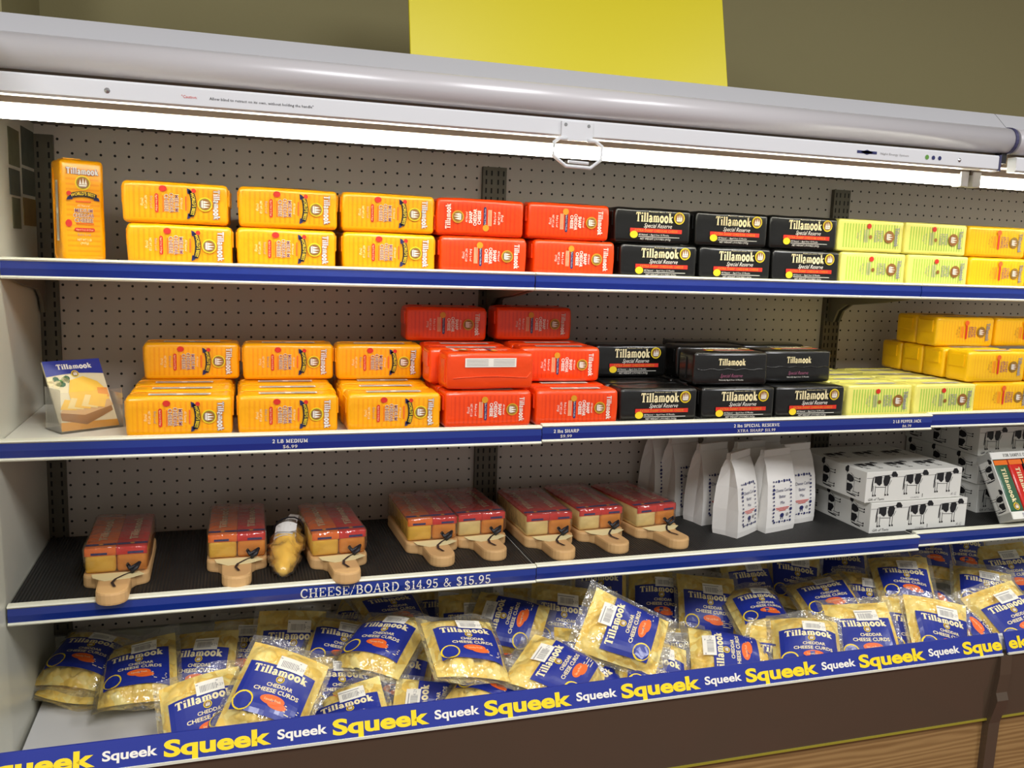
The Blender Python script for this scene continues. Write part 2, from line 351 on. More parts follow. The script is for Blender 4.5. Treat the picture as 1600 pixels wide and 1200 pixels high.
def serif_geo(text, h, bold=.17, track=0.06):
    vs_, fs = [], []; x = 0.0
    def stroke(pts, wd):
        wd *= .5; n = len(pts); b = len(vs_)
        for i, p in enumerate(pts):
            a = pts[max(i - 1, 0)]; c = pts[min(i + 1, n - 1)]
            if abs(pts[0][0] - pts[-1][0]) + abs(pts[0][1] - pts[-1][1]) < 1e-6 and i in (0, n - 1): a, c = pts[-2], pts[1]
            dx, dy = c[0] - a[0], c[1] - a[1]; L = math.hypot(dx, dy) or 1
            vs_.append(((x + p[0] - dy / L * wd) * h, (p[1] + dx / L * wd) * h)); vs_.append(((x + p[0] + dy / L * wd) * h, (p[1] - dx / L * wd) * h))
        for i in range(n - 1): fs.append((b + 2 * i, b + 2 * i + 1, b + 2 * i + 3, b + 2 * i + 2))
    for ch in text:
        adv, st, se = G.get(ch, G[' '])
        for pts, k in st: stroke(pts, bold * k * (1.0 if k >= .8 else 0.9))
        for sx, sy, hw in se:
            t = .07 + bold * .12
            y = sy + (t / 2 if sy < .3 else -t / 2)
            stroke([(sx - hw, y), (sx + hw, y)], t)
        x += adv + track
    return vs_, fs, (x - track) * h
_tc = {}
def sans_geo(text, h, bold=0.0, shear=0.0, res=2, space=1.0):
    key = (text, round(h, 6), bold, shear, res, space)
    if key in _tc: return _tc[key]
    cu = bpy.data.curves.new('t', 'FONT'); cu.body = text; cu.size = h / 0.72; cu.resolution_u = res; cu.offset = bold * h; cu.shear = shear; cu.space_character = space
    cu.fill_mode = 'FRONT'
    o = bpy.data.objects.new('t', cu); COL.objects.link(o)
    me = o.to_mesh()
    vs_ = [(v.co.x, v.co.y) for v in me.vertices]; fs = [tuple(p.vertices) for p in me.polygons]
    o.to_mesh_clear(); bpy.data.objects.remove(o); bpy.data.curves.remove(cu)
    wd = max([v[0] for v in vs_], default=0)
    _tc[key] = (vs_, fs, wd)
    return _tc[key]

class Print:
    """flat print: layers of thin shapes in (x, y), mapped onto a surface"""
    def __init__(s): s.items = []; s.n = 0
    def add(s, vs_, fs, m, layer=1): s.items.append((vs_, fs, m, layer)); return s
    def poly(s, pts, m, layer=1): return s.add(pts, [tuple(range(len(pts)))], m, layer)
    def rect(s, cx, cy, w_, h_, m, layer=1, nx=1, ny=1):
        vs_ = [(cx - w_ / 2 + w_ * i / nx, cy - h_ / 2 + h_ * j / ny) for j in range(ny + 1) for i in range(nx + 1)]
        fs = [(j * (nx + 1) + i, j * (nx + 1) + i + 1, (j + 1) * (nx + 1) + i + 1, (j + 1) * (nx + 1) + i) for j in range(ny) for i in range(nx)]
        return s.add(vs_, fs, m, layer)
    def disc(s, cx, cy, r, m, layer=1, ry=None, n=16): return s.poly(arc(cx, cy, r, ry or r, 0, 360 - 360 / n, n - 1), m, layer)
    def pill(s, cx, cy, w_, h_, m, layer=1):
        r = h_ / 2; return s.poly(arc(cx + w_ / 2 - r, cy, r, r, -90, 90, 6) + arc(cx - w_ / 2 + r, cy, r, r, 90, 270, 6), m, layer)
    def text(s, t, cx, cy, h_, m, layer=2, serif=False, width=None, rot=0, bold=0.0, shear=0.0, align='c', res=2, arch=0.0):
        g = serif_geo(t, h_, bold or .17) if serif else sans_geo(t, h_, bold, shear, res)
        vs_, fs, wd = g
        k = (width / wd) if width and wd else 1.0
        ww = wd * k; ox = {'c': -ww / 2, 'l': 0, 'r': -ww}[align]
        c, n_ = math.cos(math.radians(rot)), math.sin(math.radians(rot)); out = []
        for x, y in vs_:
            x = x * k + ox; y = y - h_ / 2
            if arch: y += arch * (1 - (2 * x / ww) ** 2)
            out.append((cx + x * c - y * n_, cy + x * n_ + y * c))
        return s.add(out, fs, m, layer)
    def build(s, name, f, parent=None, base=.0004, step=.00025):
        mb = MB(); ms = []
        for vs_, fs, m, ly in s.items:
            if m not in ms: ms.append(m)
            mb.add([f(x, y, base + ly * step) for x, y in vs_], fs, ms.index(m))
        return mb.build(name, ms, parent, fix=False)

def medallion(P, cx, cy, r, ring='print_yellow', field='print_olive', up=1):
    P.disc(cx, cy, r, ring, 2); P.disc(cx, cy, r * .84, field, 3); P.disc(cx, cy, r * .74, 'print_brown', 4)
    for dx, hh in ((-.36, .5), (.0, .72), (.34, .56)):
        P.poly([(cx + (dx - .13) * r, cy - .22 * r), (cx + (dx + .2) * r, cy - .22 * r), (cx + (dx + .04) * r, cy + hh * r)], 'print_white', 5)
    P.poly([(cx - .56 * r, cy - .28 * r), (cx + .56 * r, cy - .28 * r), (cx + .4 * r, cy - .48 * r), (cx - .44 * r, cy - .48 * r)], 'print_white', 5)
    P.rect(cx, cy - .56 * r, r * .9, r * .07, 'print_grey', 5)

# ------------------------------------------------------------------ the room
X_L, X1, X2, X3 = -0.040, 0.8763, 1.7907, 2.7051
structure(MB().box(-3.2, 5.5, -5.0, 1.0, -0.05, 0).build('floor', 'floor_brick'))
structure(MB().box(-0.11, 5.5, 0.5, 0.6, 0, 3.1).build('wall_back', 'olive_wall'))
structure(MB().box(-0.21, -0.11, 0.12, 0.6, 0, 3.1).build('wall_left', 'olive_wall'))
structure(MB().box(-3.2, 5.5, -5.0, 1.0, 3.1, 3.15).build('ceiling', 'ceiling_paint'))
for i, x in enumerate((-1.0, 0.9, 2.8)):
    t = empty('ceiling_lamp', (x, -2.6, 3.1), label=('recessed ceiling lamp above the aisle, ' + ('first', 'second', 'third')[i] + ' of three, out of view overhead'), cat='lamp', group='ceiling lamps over the aisle')
    MB().box(-.31, .31, -.61, .61, -.03, 0).build('housing', 'white_enamel', t)

# ------------------------------------------------------------------ refrigerated case
case = empty('refrigerated_case', (X_L, 0, 0), label='long white open-front refrigerated display case with pegboard back', cat='display case')
def cpart(mb, name, mats, **k):
    o = mb.build(name, mats, case, **k); o.matrix_parent_inverse = Matrix.Translation((-X_L, 0, 0)); return o
def zz(*a): return [v + Z0 for v in a]
# end panel with deep side
cpart(MB().box(X_L - .06, X_L, -.70, .10, 0.08, Z0 + .14), 'end_panel', 'panel_white', bevel=.006)
cpart(MB().box(X3, X3 + .06, -.66, .10, 0.08, Z0 + .14), 'end_panel', 'panel_white', bevel=.006)
for a, b in ((X_L, X1), (X1, X2), (X2, X3)):
    cpart(MB().box(a, b, 0.0, .02, Z0 - 1.002, Z0 + .03), 'back_panel', 'pegboard')
    cpart(MB().box(a, b, -.004, .02, Z0 - 1.12, Z0 - 1.006), 'lower_back_panel', 'panel_white')
for a, b in ((X_L, X1), (X1, X2), (X2, X3)):
    for fx in (.33, .80):
        x = a + (b - a) * fx
        cpart(MB().add([(x + .007 * math.cos(q * .5236), -.0055, Z0 - 1.030 + .007 * math.sin(q * .5236)) for q in range(12)], [tuple(range(12))]), 'drain_hole', 'slot', fix=False)
def upright(x0, x1):
    o = cpart(MB().box(x0, x1, -.012, .004, Z0 - 1.0, Z0 - .0 if x0 > 0 else Z0 + .006), 'upright', 'post')
    m = MB(); n = 2 if x1 - x0 < .04 else 4
    for k in range(n):
        xx = x0 + (x1 - x0) * ((.22, .78)[k] if n == 2 else (.13, .36, .64, .87)[k])
        for j in range(52):
            z = Z0 - .008 - j * .019
            m.add([(xx - .0018, -.0126, z), (xx + .0018, -.0126, z), (xx + .0018, -.0126, z - .011), (xx - .0018, -.0126, z - .011)], [(0, 1, 2, 3)])
    s_ = m.build('slots', 'slot', o, fix=False); s_['kind'] = 'stuff'
upright(X_L, X_L + .034); upright(X1 - .027, X1 + .027); upright(X2 - .024, X2 + .024); upright(X3 - .034, X3)
# canopy: sloped front lid, flat top, ceiling over the shelves
for a, b in ((X_L - .06, X2 - .001), (X2 + .001, X3 + .06)):
    cpart(MB().extrude_x([(-.498, Z0 + .075), (-.500, Z0 + .090), (-.465, Z0 + .124), (.10, Z0 + .124), (.10, Z0 + .10), (-.45, Z0 + .10)], a, b), 'canopy_lid', 'canopy_grey')
    cpart(MB().extrude_x([(-.500, Z0 + .046), (-.495, Z0 + .05), (.02, Z0 + .05), (.02, Z0 + .026), (-.470, Z0 + .020)], a + .06 if a < 0 else a, b - (.06 if b > X3 else 0)), 'canopy_ceiling', 'underside')
# lower front: bumper, wooden base, joint strap
for a, b in ((X_L - .06, X2 - .012), (X2 + .012, X3 + .06)):
    cpart(MB().extrude_x([(-.640, Z0 - .949), (-.638, Z0 - .951), (-.626, Z0 - 1.092), (-.60, Z0 - 1.092), (-.60, Z0 - .949)], a, b), 'bumper_panel', 'bumper')
    cpart(MB().extrude_x([(-.628, Z0 - 1.092), (-.628, Z0 - 1.096), (-.60, Z0 - 1.096), (-.60, Z0 - 1.092)], a, b), 'gold_trim', 'print_olive')
    cpart(MB().box(a, b, -.618, -.58, 0.10, Z0 - 1.096), 'wood_base', 'oak_laminate')
    cpart(MB().box(a, b, -.56, -.50, 0.0, 0.10), 'kick_plate', 'dark_rubber')
cpart(MB().extrude_x([(-.644, Z0 - .952), (-.646, Z0 - .99), (-.642, Z0 - 1.03), (-.648, Z0 - 1.045), (-.634, Z0 - 1.10), (-.626, 0.1), (-.61, 0.1), (-.61, Z0 - .952)], X2 - .014, X2 + .014), 'joint_strap', 'bumper')
# bin: white tray and front sill
cpart(MB().box(X_L + .006, X3, -.60, -.004, Z0 - 1.075, Z0 - 1.06), 'bin_tray', 'tray_white', bevel=.002)
cpart(MB().box(X_L, X3, -.622, -.600, Z0 - 1.09, Z0 - .925), 'bin_sill', 'white_enamel')

# blue slogan strip along the bin
def slogan(x0, x1, n0, label):
    t = empty('slogan_strip', (x0, -.63, Z0 - .93), label=label, cat='sign')
    y0, z0, y1, z1 = -.641, Z0 - .947, -.624, Z0 - .911
    mb = MB().extrude_x([(y0, z0), (y1, z1), (y1 + .003, z1), (y0 + .003, z0 - .002)], x0, x1)
    o = mb.build('strip', 'ink_blue', t); o.matrix_parent_inverse = Matrix.Translation((-x0, .63, -Z0 + .93))
    Ps = []; x = x0 + n0; k = 0
    if x0 > 1:
        P = Print(); P.text('ek', x0 + .006, .0195, .0225, 'squeek_yellow', 1, width=.050, bold=.045, res=4, align='l'); Ps.append(P); k = 1
    while x < x1 - .02:
        big = k % 2 == 0; hh = .0225 if big else .0135
        wd = .153 if big else .075
        cut = 'Squeek' if x + wd < x1 - .004 else 'Sque' if x + wd * .60 < x1 else 'Sq'
        if x > x0 - .001 and not (cut == 'Sq' and x + wd * .3 > x1):
            P = Print(); Ps.append(P)
            P.text(cut, x, .0195, hh, 'squeek_yellow' if big else 'print_white', 1, width=wd * {'Squeek': 1, 'Sque': .63, 'Sq': .3}[cut], bold=.052 if big else .04, res=4, align='l')
        x += wd + (.009 if big else .0084); k += 1
    L = math.hypot(y1 - y0, z1 - z0)
    f = lambda a, b, off: (a, y0 + (y1 - y0) * b / L - off * .9, z0 + (z1 - z0) * b / L + off * .42)
    for P in Ps: P.build('lettering', f, o)
    e = MB().extrude_x([(y0 - .002, z0 - .003), (y0 - .002, z0 + .001), (y0 + .002, z0 + .001), (y0 + .002, z0 - .003)], x0, x1).build('white_edge', 'rail_lip', t)
    e.matrix_parent_inverse = Matrix.Translation((-x0, .63, -Z0 + .93))
slogan(X_L, X2 - .008, .010, 'long blue strip reading Squeek in yellow and white along the bin front')
slogan(X2 + .006, X3, .066, 'short blue Squeek strip beyond the black joint strap of the bin')

# ------------------------------------------------------------------ night blinds and lamps
def blind(x0, x1, label, main):
    t = empty('night_blind', (x0, -.505, Z0 + .066), label=label, cat='blind')
    I = Matrix.Translation((-x0, .505, -Z0 - .066))
    cyl = [(-.505 + .0245 * math.cos(a * math.pi / 16), Z0 + .066 + .0245 * math.sin(a * math.pi / 16)) for a in range(32)]
    o = MB().extrude_x(cyl, x0, x1 - .006).build('roller_tube', 'aluminium', t, smooth=False); o.matrix_parent_inverse = I
    for p in o.data.polygons: p.use_smooth = len(p.vertices) == 4
    ring = [(-.505 + .0262 * math.cos(a * math.pi / 12), Z0 + .066 + .0262 * math.sin(a * math.pi / 12)) for a in range(24)]
    o = MB().extrude_x(ring, x1 - .010, x1 - .003).build('end_ring', 'purple_cap', t); o.matrix_parent_inverse = I
    xb = x1 - .030
    o = MB().extrude_x([(-.512, Z0 + .036), (-.514, Z0 + .033), (-.514, Z0 + .010), (-.510, Z0 + .007), (-.492, Z0 + .007), (-.492, Z0 + .036)], x0 + .01, xb).build('pull_bar', 'white_enamel', t); o.matrix_parent_inverse = I
    bar = o
    o = MB().box(xb, xb + .005, -.515, -.490, Z0 + .006, Z0 + .037).build('bar_cap', 'purple_cap', t); o.matrix_parent_inverse = I
    o = MB().box(x1 - .022, x1 - .008, -.51, -.49, Z0 + .022, Z0 + .046).build('end_bracket', 'dark_rubber', t); o.matrix_parent_inverse = I
    if main:
        for sx in (.152, 1.668):
            m = MB().add([(sx + .004 * math.cos(q * .628), -.5145, Z0 + .021 + .004 * math.sin(q * .628)) for q in range(10)] + [(sx, -.5175, Z0 + .021)], [(q, (q + 1) % 10, 10) for q in range(10)])
            o = m.build('screw', 'steel', bar)
        P = Print()
        P.text('"Caution:', .262, .0215, .0042, 'print_red', 1, width=.022, res=1)
        P.text('Allow blind to retract on its own, without holding the handle"', .290, .0215, .0042, 'print_black', 1, width=.150, align='l', res=1)
        P.build('lettering', lambda a, b, off: (a, -.514 - off, Z0 + b), bar)
        P = Print()
        P.poly([(1.437, .0215), (1.452, .026), (1.467, .0215), (1.452, .017)], 'print_navy', 1)
        P.rect(1.452, .0215, .044, .005, 'print_navy', 1)
        P.text('Night Energy System', 1.482, .0215, .0042, 'print_grey', 1, width=.065, align='l', res=1)
        P.build('lettering', lambda a, b, off: (a, -.514 - off, Z0 + b), bar)
        P = Print()
        P.disc(1.59, .0215, .0045, 'print_green', 1); P.disc(1.605, .0215, .004, 'print_navy', 1); P.disc(1.62, .0215, .004, 'print_navy', 1)
        P.build('lettering', lambda a, b, off: (a, -.514 - off, Z0 + b), bar)
        h = empty('pull_handle', (0, 0, 0)); h.parent = t; h.matrix_parent_inverse = I
        MB().box(.842, .898, -.519, -.514, Z0 + .001, Z0 + .032).build('plate', 'white_enamel', h, bevel=.001)
        for sx in (.849, .890):
            MB().add([(sx + .003 * math.cos(q * .785), -.5195, Z0 + .026 + .003 * math.sin(q * .785)) for q in range(8)], [tuple(range(8))]).build('rivet', 'steel', h, fix=False)
        MB().tube([(.852, -.520, Z0 + .003), (.838, -.521, Z0 + .003), (.828, -.524, Z0 - .004), (.826, -.526, Z0 - .026), (.848, -.529, Z0 - .042), (.892, -.529, Z0 - .043), (.912, -.526, Z0 - .028), (.913, -.524, Z0 - .006), (.902, -.521, Z0 + .002), (.888, -.520, Z0 + .002)], .0032, 8).build('loop', 'white_enamel', h, smooth=True)
        MB().tube([(.852, -.529, Z0 - .0345), (.888, -.529, Z0 - .0355)], .0026, 6).build('grip_bar', 'white_enamel', h)
blind(X_L - .05, X2 + .004, 'long silver roller blind with white pull bar and handle above the top shelf', True)
blind(X2 + .008, X3 + .05, 'short silver roller blind at the far end, beyond the black end ring', False)
def lamp(x0, x1, label):
    t = empty('fluorescent_lamp', (x0, -.42, Z0), label=label, cat='lamp', group='tube lamps under the canopy')
    I = Matrix.Translation((-x0, .42, -Z0))
    c = [(-.42 + .0088 * math.cos(a * math.pi / 8), Z0 - .008 + .0088 * math.sin(a * math.pi / 8)) for a in range(16)]
    o = MB().extrude_x(c, x0 + .02, x1 - .02).build('tube', 'lamp_glow', t); o.matrix_parent_inverse = I
    o = MB().box(x0, x1, -.428, -.412, Z0 + .006, Z0 + .022).build('batten', 'underside', t); o.matrix_parent_inverse = I
    o = MB().box(x0, x1, -.4075, -.4055, Z0 - .0125, Z0 + .022).build('added_light_blocker', 'white_enamel', t); o.matrix_parent_inverse = I  # unseen blade added behind the tube to hold its light off the upper pegboard
    for x in (x0 + .004, x1 - .024):
        o = MB().box(x, x + .02, -.432, -.408, Z0 - .019, Z0 + .012).build('lamp_holder', 'white_enamel', t, bevel=.002); o.matrix_parent_inverse = I
lamp(X_L, X2 - .012, 'long glowing fluorescent tube under the canopy, over most of the shelves')
lamp(X2 - .008, X3, 'glowing fluorescent tube at the far end of the canopy')

# yellow board standing on the canopy, leaning back
ys = empty('yellow_sign', (.955, -.30, Z0 + .124), (math.radians(-14), 0, 0), 'plain yellow sign board standing on top of the case, leaning back', 'sign')
MB().box(-.325, .325, 0, .008, 0, .48).build('board', 'yellow_board', ys, bevel=.001)
MB().box(-.30, -.24, .008, .03, 0, .10).build('foot', 'white_enamel', ys)
MB().box(.24, .30, .008, .03, 0, .10).build('foot', 'white_enamel', ys)
# notices on the end panel
def notice(y0, y1, z0, z1, m, label):
    o = MB().box(X_L, X_L + .0012, y0, y1, Z0 + z0, Z0 + z1).build('paper_notice', m); tag(o, label, 'notice', 'notices stuck to the end panel')
notice(-.215, -.135, -.068, -.005, 'notice_a', 'dull olive photo notice at the top of the end panel, nearer the aisle')
notice(-.115, -.012, -.060, .008, 'notice_b', 'dark green photo notice at the top of the end panel, nearest the pegboard')
notice(-.218, -.14, -.118, -.074, 'notice_b', 'grey-green photo notice, second down on the end panel, nearer the aisle')
notice(-.118, -.014, -.112, -.066, 'notice_b', 'dark notice, second down on the end panel behind the standing loaf')
notice(-.205, -.145, -.175, -.122, 'notice_a', 'small olive notice, third down on the end panel, nearer the aisle')
notice(-.12, -.016, -.168, -.118, 'notice_c', 'tan notice low on the end panel behind the standing loaf')

# ------------------------------------------------------------------ shelves
def shelf(nm, x0, x1, depth, ztop, label, texts=(), white=True):
    t = empty('display_shelf', (x0, 0, Z0 + ztop), label=label, cat='shelf')
    I = Matrix.Translation((-x0, 0, -Z0 - ztop))
    def put(mb, name, m, par=t, **k):
        o = mb.build(name, m, par, **k)
        if par is t: o.matrix_parent_inverse = I
        return o
    d = ztop - .007                       # deck sits just under the rail's lip
    put(MB().box(x0 + .001, x1 - .001, -depth + .006, -.012, Z0 + d - .018, Z0 + d), 'deck', 'shelf_white', bevel=.001)
    yf = -depth
    o = put(MB().extrude_x([(yf + .006, Z0 + ztop - .004), (yf - .002, Z0 + ztop - .005), (yf - .0045, Z0 + ztop - .018), (yf - .002, Z0 + ztop - .031), (yf + .006, Z0 + ztop - .032)], x0 + .0012, x1 - .0012), 'price_rail', 'rail_blue')
    put(MB().extrude_x([(yf + .008, Z0 + ztop), (yf - .004, Z0 + ztop - .001), (yf - .0055, Z0 + ztop - .0035), (yf - .003, Z0 + ztop - .006), (yf + .008, Z0 + ztop - .006)], x0 + .001, x1 - .001), 'upper_lip', 'rail_lip', o)
    put(MB().extrude_x([(yf + .008, Z0 + ztop - .030), (yf - .003, Z0 + ztop - .030), (yf - .0055, Z0 + ztop - .0325), (yf - .004, Z0 + ztop - .035), (yf + .008, Z0 + ztop - .036)], x0 + .001, x1 - .001), 'lower_lip', 'rail_lip', o)
    for xb in (x0 + .005, x1 - .011):
        put(MB().add(*bracket_geo(xb, depth, Z0 + d - .0185)), 'bracket', 'bracket')
    for P in texts:
        P.build('lettering', lambda a, b, off: (a, yf - .0046 - off + abs(b) * .1, Z0 + ztop - .018 + b), o)
    return t
def bracket_geo(x, depth, zt):
    prof = [(-.006, zt), (-.006, zt - .085), (-.03, zt - .085), (-.045, zt - .055), (-.075, zt - .038), (-depth * .6, zt - .026), (-depth + .03, zt - .012), (-depth + .03, zt)]
    n = len(prof); wd = .006
    vs_ = [(x, y, z) for y, z in prof] + [(x + wd, y, z) for y, z in prof]
    return vs_, [(i, (i + 1) % n, n + (i + 1) % n, n + i) for i in range(n)] + [tuple(range(n - 1, -1, -1)), tuple(range(n, 2 * n))]
SEC = ((X_L, X1), (X1, X2), (X2, X3))
W3 = ('nearest the white end panel', 'in the middle bay', 'in the far bay')
for i, (a, b) in enumerate(SEC):
    shelf('top', a, b, .310, -.222, 'white top shelf with plain blue price rail, ' + W3[i])
    tx = []
    P = Print()
    if i == 0:
        P.text('2 LB MEDIUM', .412, .0035, .0062, 'print_white', 1, serif=True, width=.060, bold=.2); P.text('$6.99', .412, -.0065, .0055, 'print_white', 1, serif=True, width=.025)
    if i == 1:
        P.text('2 lbs SHARP', .926, .004, .0062, 'print_white', 1, serif=True, width=.052, bold=.2); P.text('$9.99', .926, -.006, .0055, 'print_white', 1, serif=True, width=.024)
        tx.append(P); P = Print()
        P.text('2 lbs SPECIAL RESERVE', 1.345, .0045, .0062, 'print_white', 1, serif=True, width=.108, bold=.2); P.text('XTRA SHARP $11.99', 1.345, -.006, .0058, 'print_white', 1, serif=True, width=.090)
        tx.append(P); P = Print()
        P.text('2 LB PEPPER JACK', 1.7225, .004, .0062, 'print_white', 1, serif=True, width=.075, bold=.2); P.text('$6.79', 1.7225, -.0065, .0055, 'print_white', 1, serif=True, width=.024)
    if P.items: tx.append(P)
    shelf('mid', a, b, (.384, .381, .366)[i], (-.509, -.5065, -.5055)[i], 'white middle shelf with price rail for two-pound loaves, ' + W3[i], tx)
    tx = []
    P = Print()
    if i == 0:
        P.text('CHEESE/BOARD $14.95 &', .568, -.001, .0170, 'print_white', 1, serif=True, width=.278, bold=.14); tx.append(P); P = Print(); P.text('$15.95', .750, -.001, .0170, 'print_white', 1, serif=True, width=.068, bold=.14)
        tx.append(P)
    shelf('low', a + (.002 if i == 0 else 0), b, (.383, .381, .366)[i], (-.785, -.7845, -.7815)[i], 'white lower shelf under black rubber mat, ' + W3[i], tx)
    zt = (-.785, -.7845, -.7815)[i] - .007
    o = MB().box(a + (.004 if i == 0 else .002), b - .002, -.372 if i < 2 else -.355, -.02, Z0 + zt, Z0 + zt + .0035).build('rubber_mat', 'ribbed_rubber')
    tag(o, 'black ribbed rubber mat lying on the lower shelf, ' + W3[i], 'mat', 'mats on the lower shelf')

# ------------------------------------------------------------------ cheese loaves
LW, LH = .172, .070            # length, and side of the square end
def rounded_box(sx, sy, sz, r, seg=3, cuts=0, wob=0.0, seed=0):
    bm = bmesh.new(); bmesh.ops.create_cube(bm, size=1.0)
    for v in bm.verts: v.co = Vector((v.co.x * sx, v.co.y * sy, v.co.z * sz))
    bmesh.ops.bevel(bm, geom=list(bm.edges), offset=r, segments=seg, affect='EDGES', profile=0.5)
    if cuts:
        bmesh.ops.subdivide_edges(bm, edges=[e for e in bm.edges if e.calc_length() > .03], cuts=cuts, use_grid_fill=True)
    if wob:
        for v in bm.verts:
            n_ = noise.noise_vector(v.co * 22 + Vector((seed * 7.1, 3.3, 1.7)))
            v.co += n_ * wob
    for f in bm.faces: f.smooth = True
    return bm
def bm_mesh(bm, name, m):
    me = bpy.data.meshes.new(name); bm.to_mesh(me); bm.free(); me.materials.append(MATS[m]); return me
HALF = LH / 2
front = lambda x, y, o: (x, -HALF - .0006 - o, y)                       # landscape print on the front
portrait = lambda x, y, o: (y, -HALF - .0006 - o, -x)                   # upright print, its top towards +x
topside = lambda x, y, o: (x, y, HALF + .0006 + o)
under = lambda x, y, o: (x, -y, -HALF - .0006 - o)

def print_medium():
    P = Print()
    P.text('Tillamook', 0, .066, .0105, 'print_purple', 1, serif=True, width=.0505, bold=.36)
    P.text('Tillamook', 0, .066, .0105, 'print_white', 2, serif=True, width=.050, bold=.24)
    medallion(P, 0, .047, .0122)
    P.poly(arc(0, -.005, .046, .038, 62, 118, 8) + arc(0, -.013, .046, .037, 118, 62, 8), 'print_black', 2)
    P.poly([(-.024, .023), (-.0165, .0265), (-.0165, .019), (-.026, .018)], 'print_navy', 2); P.poly([(.024, .023), (.0165, .0265), (.0165, .019), (.026, .018)], 'print_navy', 2)
    P.disc(-.022, .029, .0038, 'print_red', 3, n=10)
    P.text("WORLD'S BEST", 0, .0255, .0052, 'print_yellow', 3, width=.038, arch=.004, bold=.03)
    P.rect(0, .016, .024, .0022, 'print_orange', 1)
    P.text('All Natural', 0, .0095, .0042, 'print_cream', 1, shear=.3, width=.02, res=1)
    for i, tt in enumerate(('MEDIUM', 'CHEDDAR', 'CHEESE')):
        y = .0015 - i * .0082
        P.text(tt, 0, y, .0062, 'print_cream', 1, width=(.028, .032, .028)[i] + .001, bold=.09)
        P.text(tt, 0, y, .0062, 'print_purple', 2, width=(.028, .032, .028)[i], bold=.01)
    P.rect(.002, -.0205, .028, .0014, 'print_orange', 1); P.disc(-.0235, -.0205, .0052, 'print_red', 2, ry=.0062, n=14)
    P.pill(.001, -.0305, .032, .0056, 'print_red', 1); P.text('Aged Over 60 Days', .001, -.0305, .0026, 'print_cream', 2, width=.027, res=1)
    P.text('Baby Loaf', 0, -.0385, .004, 'print_grey', 1, width=.021, res=1)
    P.text('NET WT 2 LB', 0, -.0475, .004, 'print_cream', 1, width=.022, res=1); P.text('(907g)', 0, -.053, .004, 'print_cream', 1, width=.013, res=1)
    return P
def print_sharp():
    P = Print()
    P.text('Tillamook', 0, .064, .0100, 'print_white', 2, serif=True, width=.046, bold=.22)
    medallion(P, 0, .045, .0118, 'print_gold', 'print_olive')
    P.text('All Natural', 0, .0285, .004, 'print_white', 1, shear=.3, width=.02, res=1)
    for i, tt in enumerate(('SHARP', 'CHEDDAR', 'CHEESE')):
        P.text(tt, 0, .0205 - i * .0084, .0064, 'print_white', 1, width=(.022, .031, .026)[i], bold=.04)
    P.pill(.002, -.0075, .036, .0052, 'print_navy', 1); P.text('Aged Over 9 Months', .002, -.0075, .0026, 'print_white', 2, width=.03, res=1)
    P.disc(-.019, -.0095, .0062, 'print_gold', 3, n=14)
    for i in range(3): P.rect(0, -.0145 - i * .0026, .030, .0010, 'print_cream', 1)
    P.text('Baby Loaf', 0, -.0265, .004, 'print_white', 1, width=.023, res=1)
    P.text('NET WT 2 LB', 0, -.035, .0042, 'print_white', 1, width=.024, res=1); P.text('(907g)', 0, -.0405, .0042, 'print_white', 1, width=.013, res=1)
    return P
def print_pepper(text_lines, ring, tcol):
    P = Print()
    P.text('Tillamook', 0, .066, .0105, tcol, 1, serif=True, width=.041, bold=.26)
    medallion(P, 0, .046, .0135, ring, 'print_brown')
    for i, tt in enumerate(text_lines):
        P.text(tt, 0, .026 - i * .0078, .0058, tcol, 1, width=.026, bold=.02)
    P.disc(.002, -.003, .0045, 'print_brown', 2, n=10)
    for i in range(4): P.rect(.0, -.010 - i * .003, .028, .0011, tcol, 1)
    P.disc(-.0215, -.0085, .0055, 'print_red', 2, ry=.006, n=14)
    P.text('NET WT 2 LB', 0, -.030, .0042, tcol, 1, width=.024, res=1); P.text('(907g)', 0, -.036, .004, tcol, 1, width=.013, res=1)
    return P
def print_colby():
    P = Print()
    P.text('Tillamook', 0, .064, .0105, 'print_grey', 1, serif=True, width=.043, bold=.28)
    medallion(P, 0, .045, .0128, 'print_brown', 'print_olive')
    for i, tt in enumerate(('COLBY', 'JACK', 'CHEESE')):
        P.text(tt, 0, .026 - i * .0078, .006, 'print_purple', 1, width=.026, bold=.02)
    P.pill(.0, .0005, .034, .005, 'print_red', 1); P.disc(-.0215, .0005, .006, 'print_orange', 2, n=14)
    for i in range(3): P.rect(.0, -.008 - i * .003, .028, .0011, 'print_orange', 1)
    P.text('NET WT 2 LB', 0, -.021, .0042, 'print_brown', 1, width=.026, res=1); P.text('(907g)', 0, -.027, .004, 'print_brown', 1, width=.013, res=1)
    return P
def print_reserve():
    P = Print()
    P.text('Tillamook', .0, .0165, .0185, 'print_cream', 1, serif=True, width=.083, bold=.24)
    P.text('Farmers since 1909', .012, .0275, .0026, 'print_cream', 1, width=.05, res=1)
    medallion(P, .0555, .0170, .0122, 'print_yellow', 'print_olive')
    P.text('Special Reserve', .008, .0005, .0088, 'print_white', 2, shear=.45, width=.064, res=2)
    P.rect(.005, -.0098, .116, .0082, 'print_red', 1)
    P.text('EXTRA SHARP CHEDDAR CHEESE', .005, -.0098, .0048, 'print_gold', 2, width=.096, res=1)
    P.disc(-.0445, -.0185, .0088, 'print_yellow', 3, ry=.0072, n=16)
    P.text('All Natural  \u2022  Aged Over 15 Months', .0, -.0178, .0036, 'print_white', 1, width=.068, res=1, shear=.15)
    P.rect(.012, -.0220, .092, .0010, 'print_white', 1)
    P.text('NET WEIGHT 2 POUNDS (907g)', .004, -.0262, .0042, 'print_white', 1, width=.068, res=1)
    return P
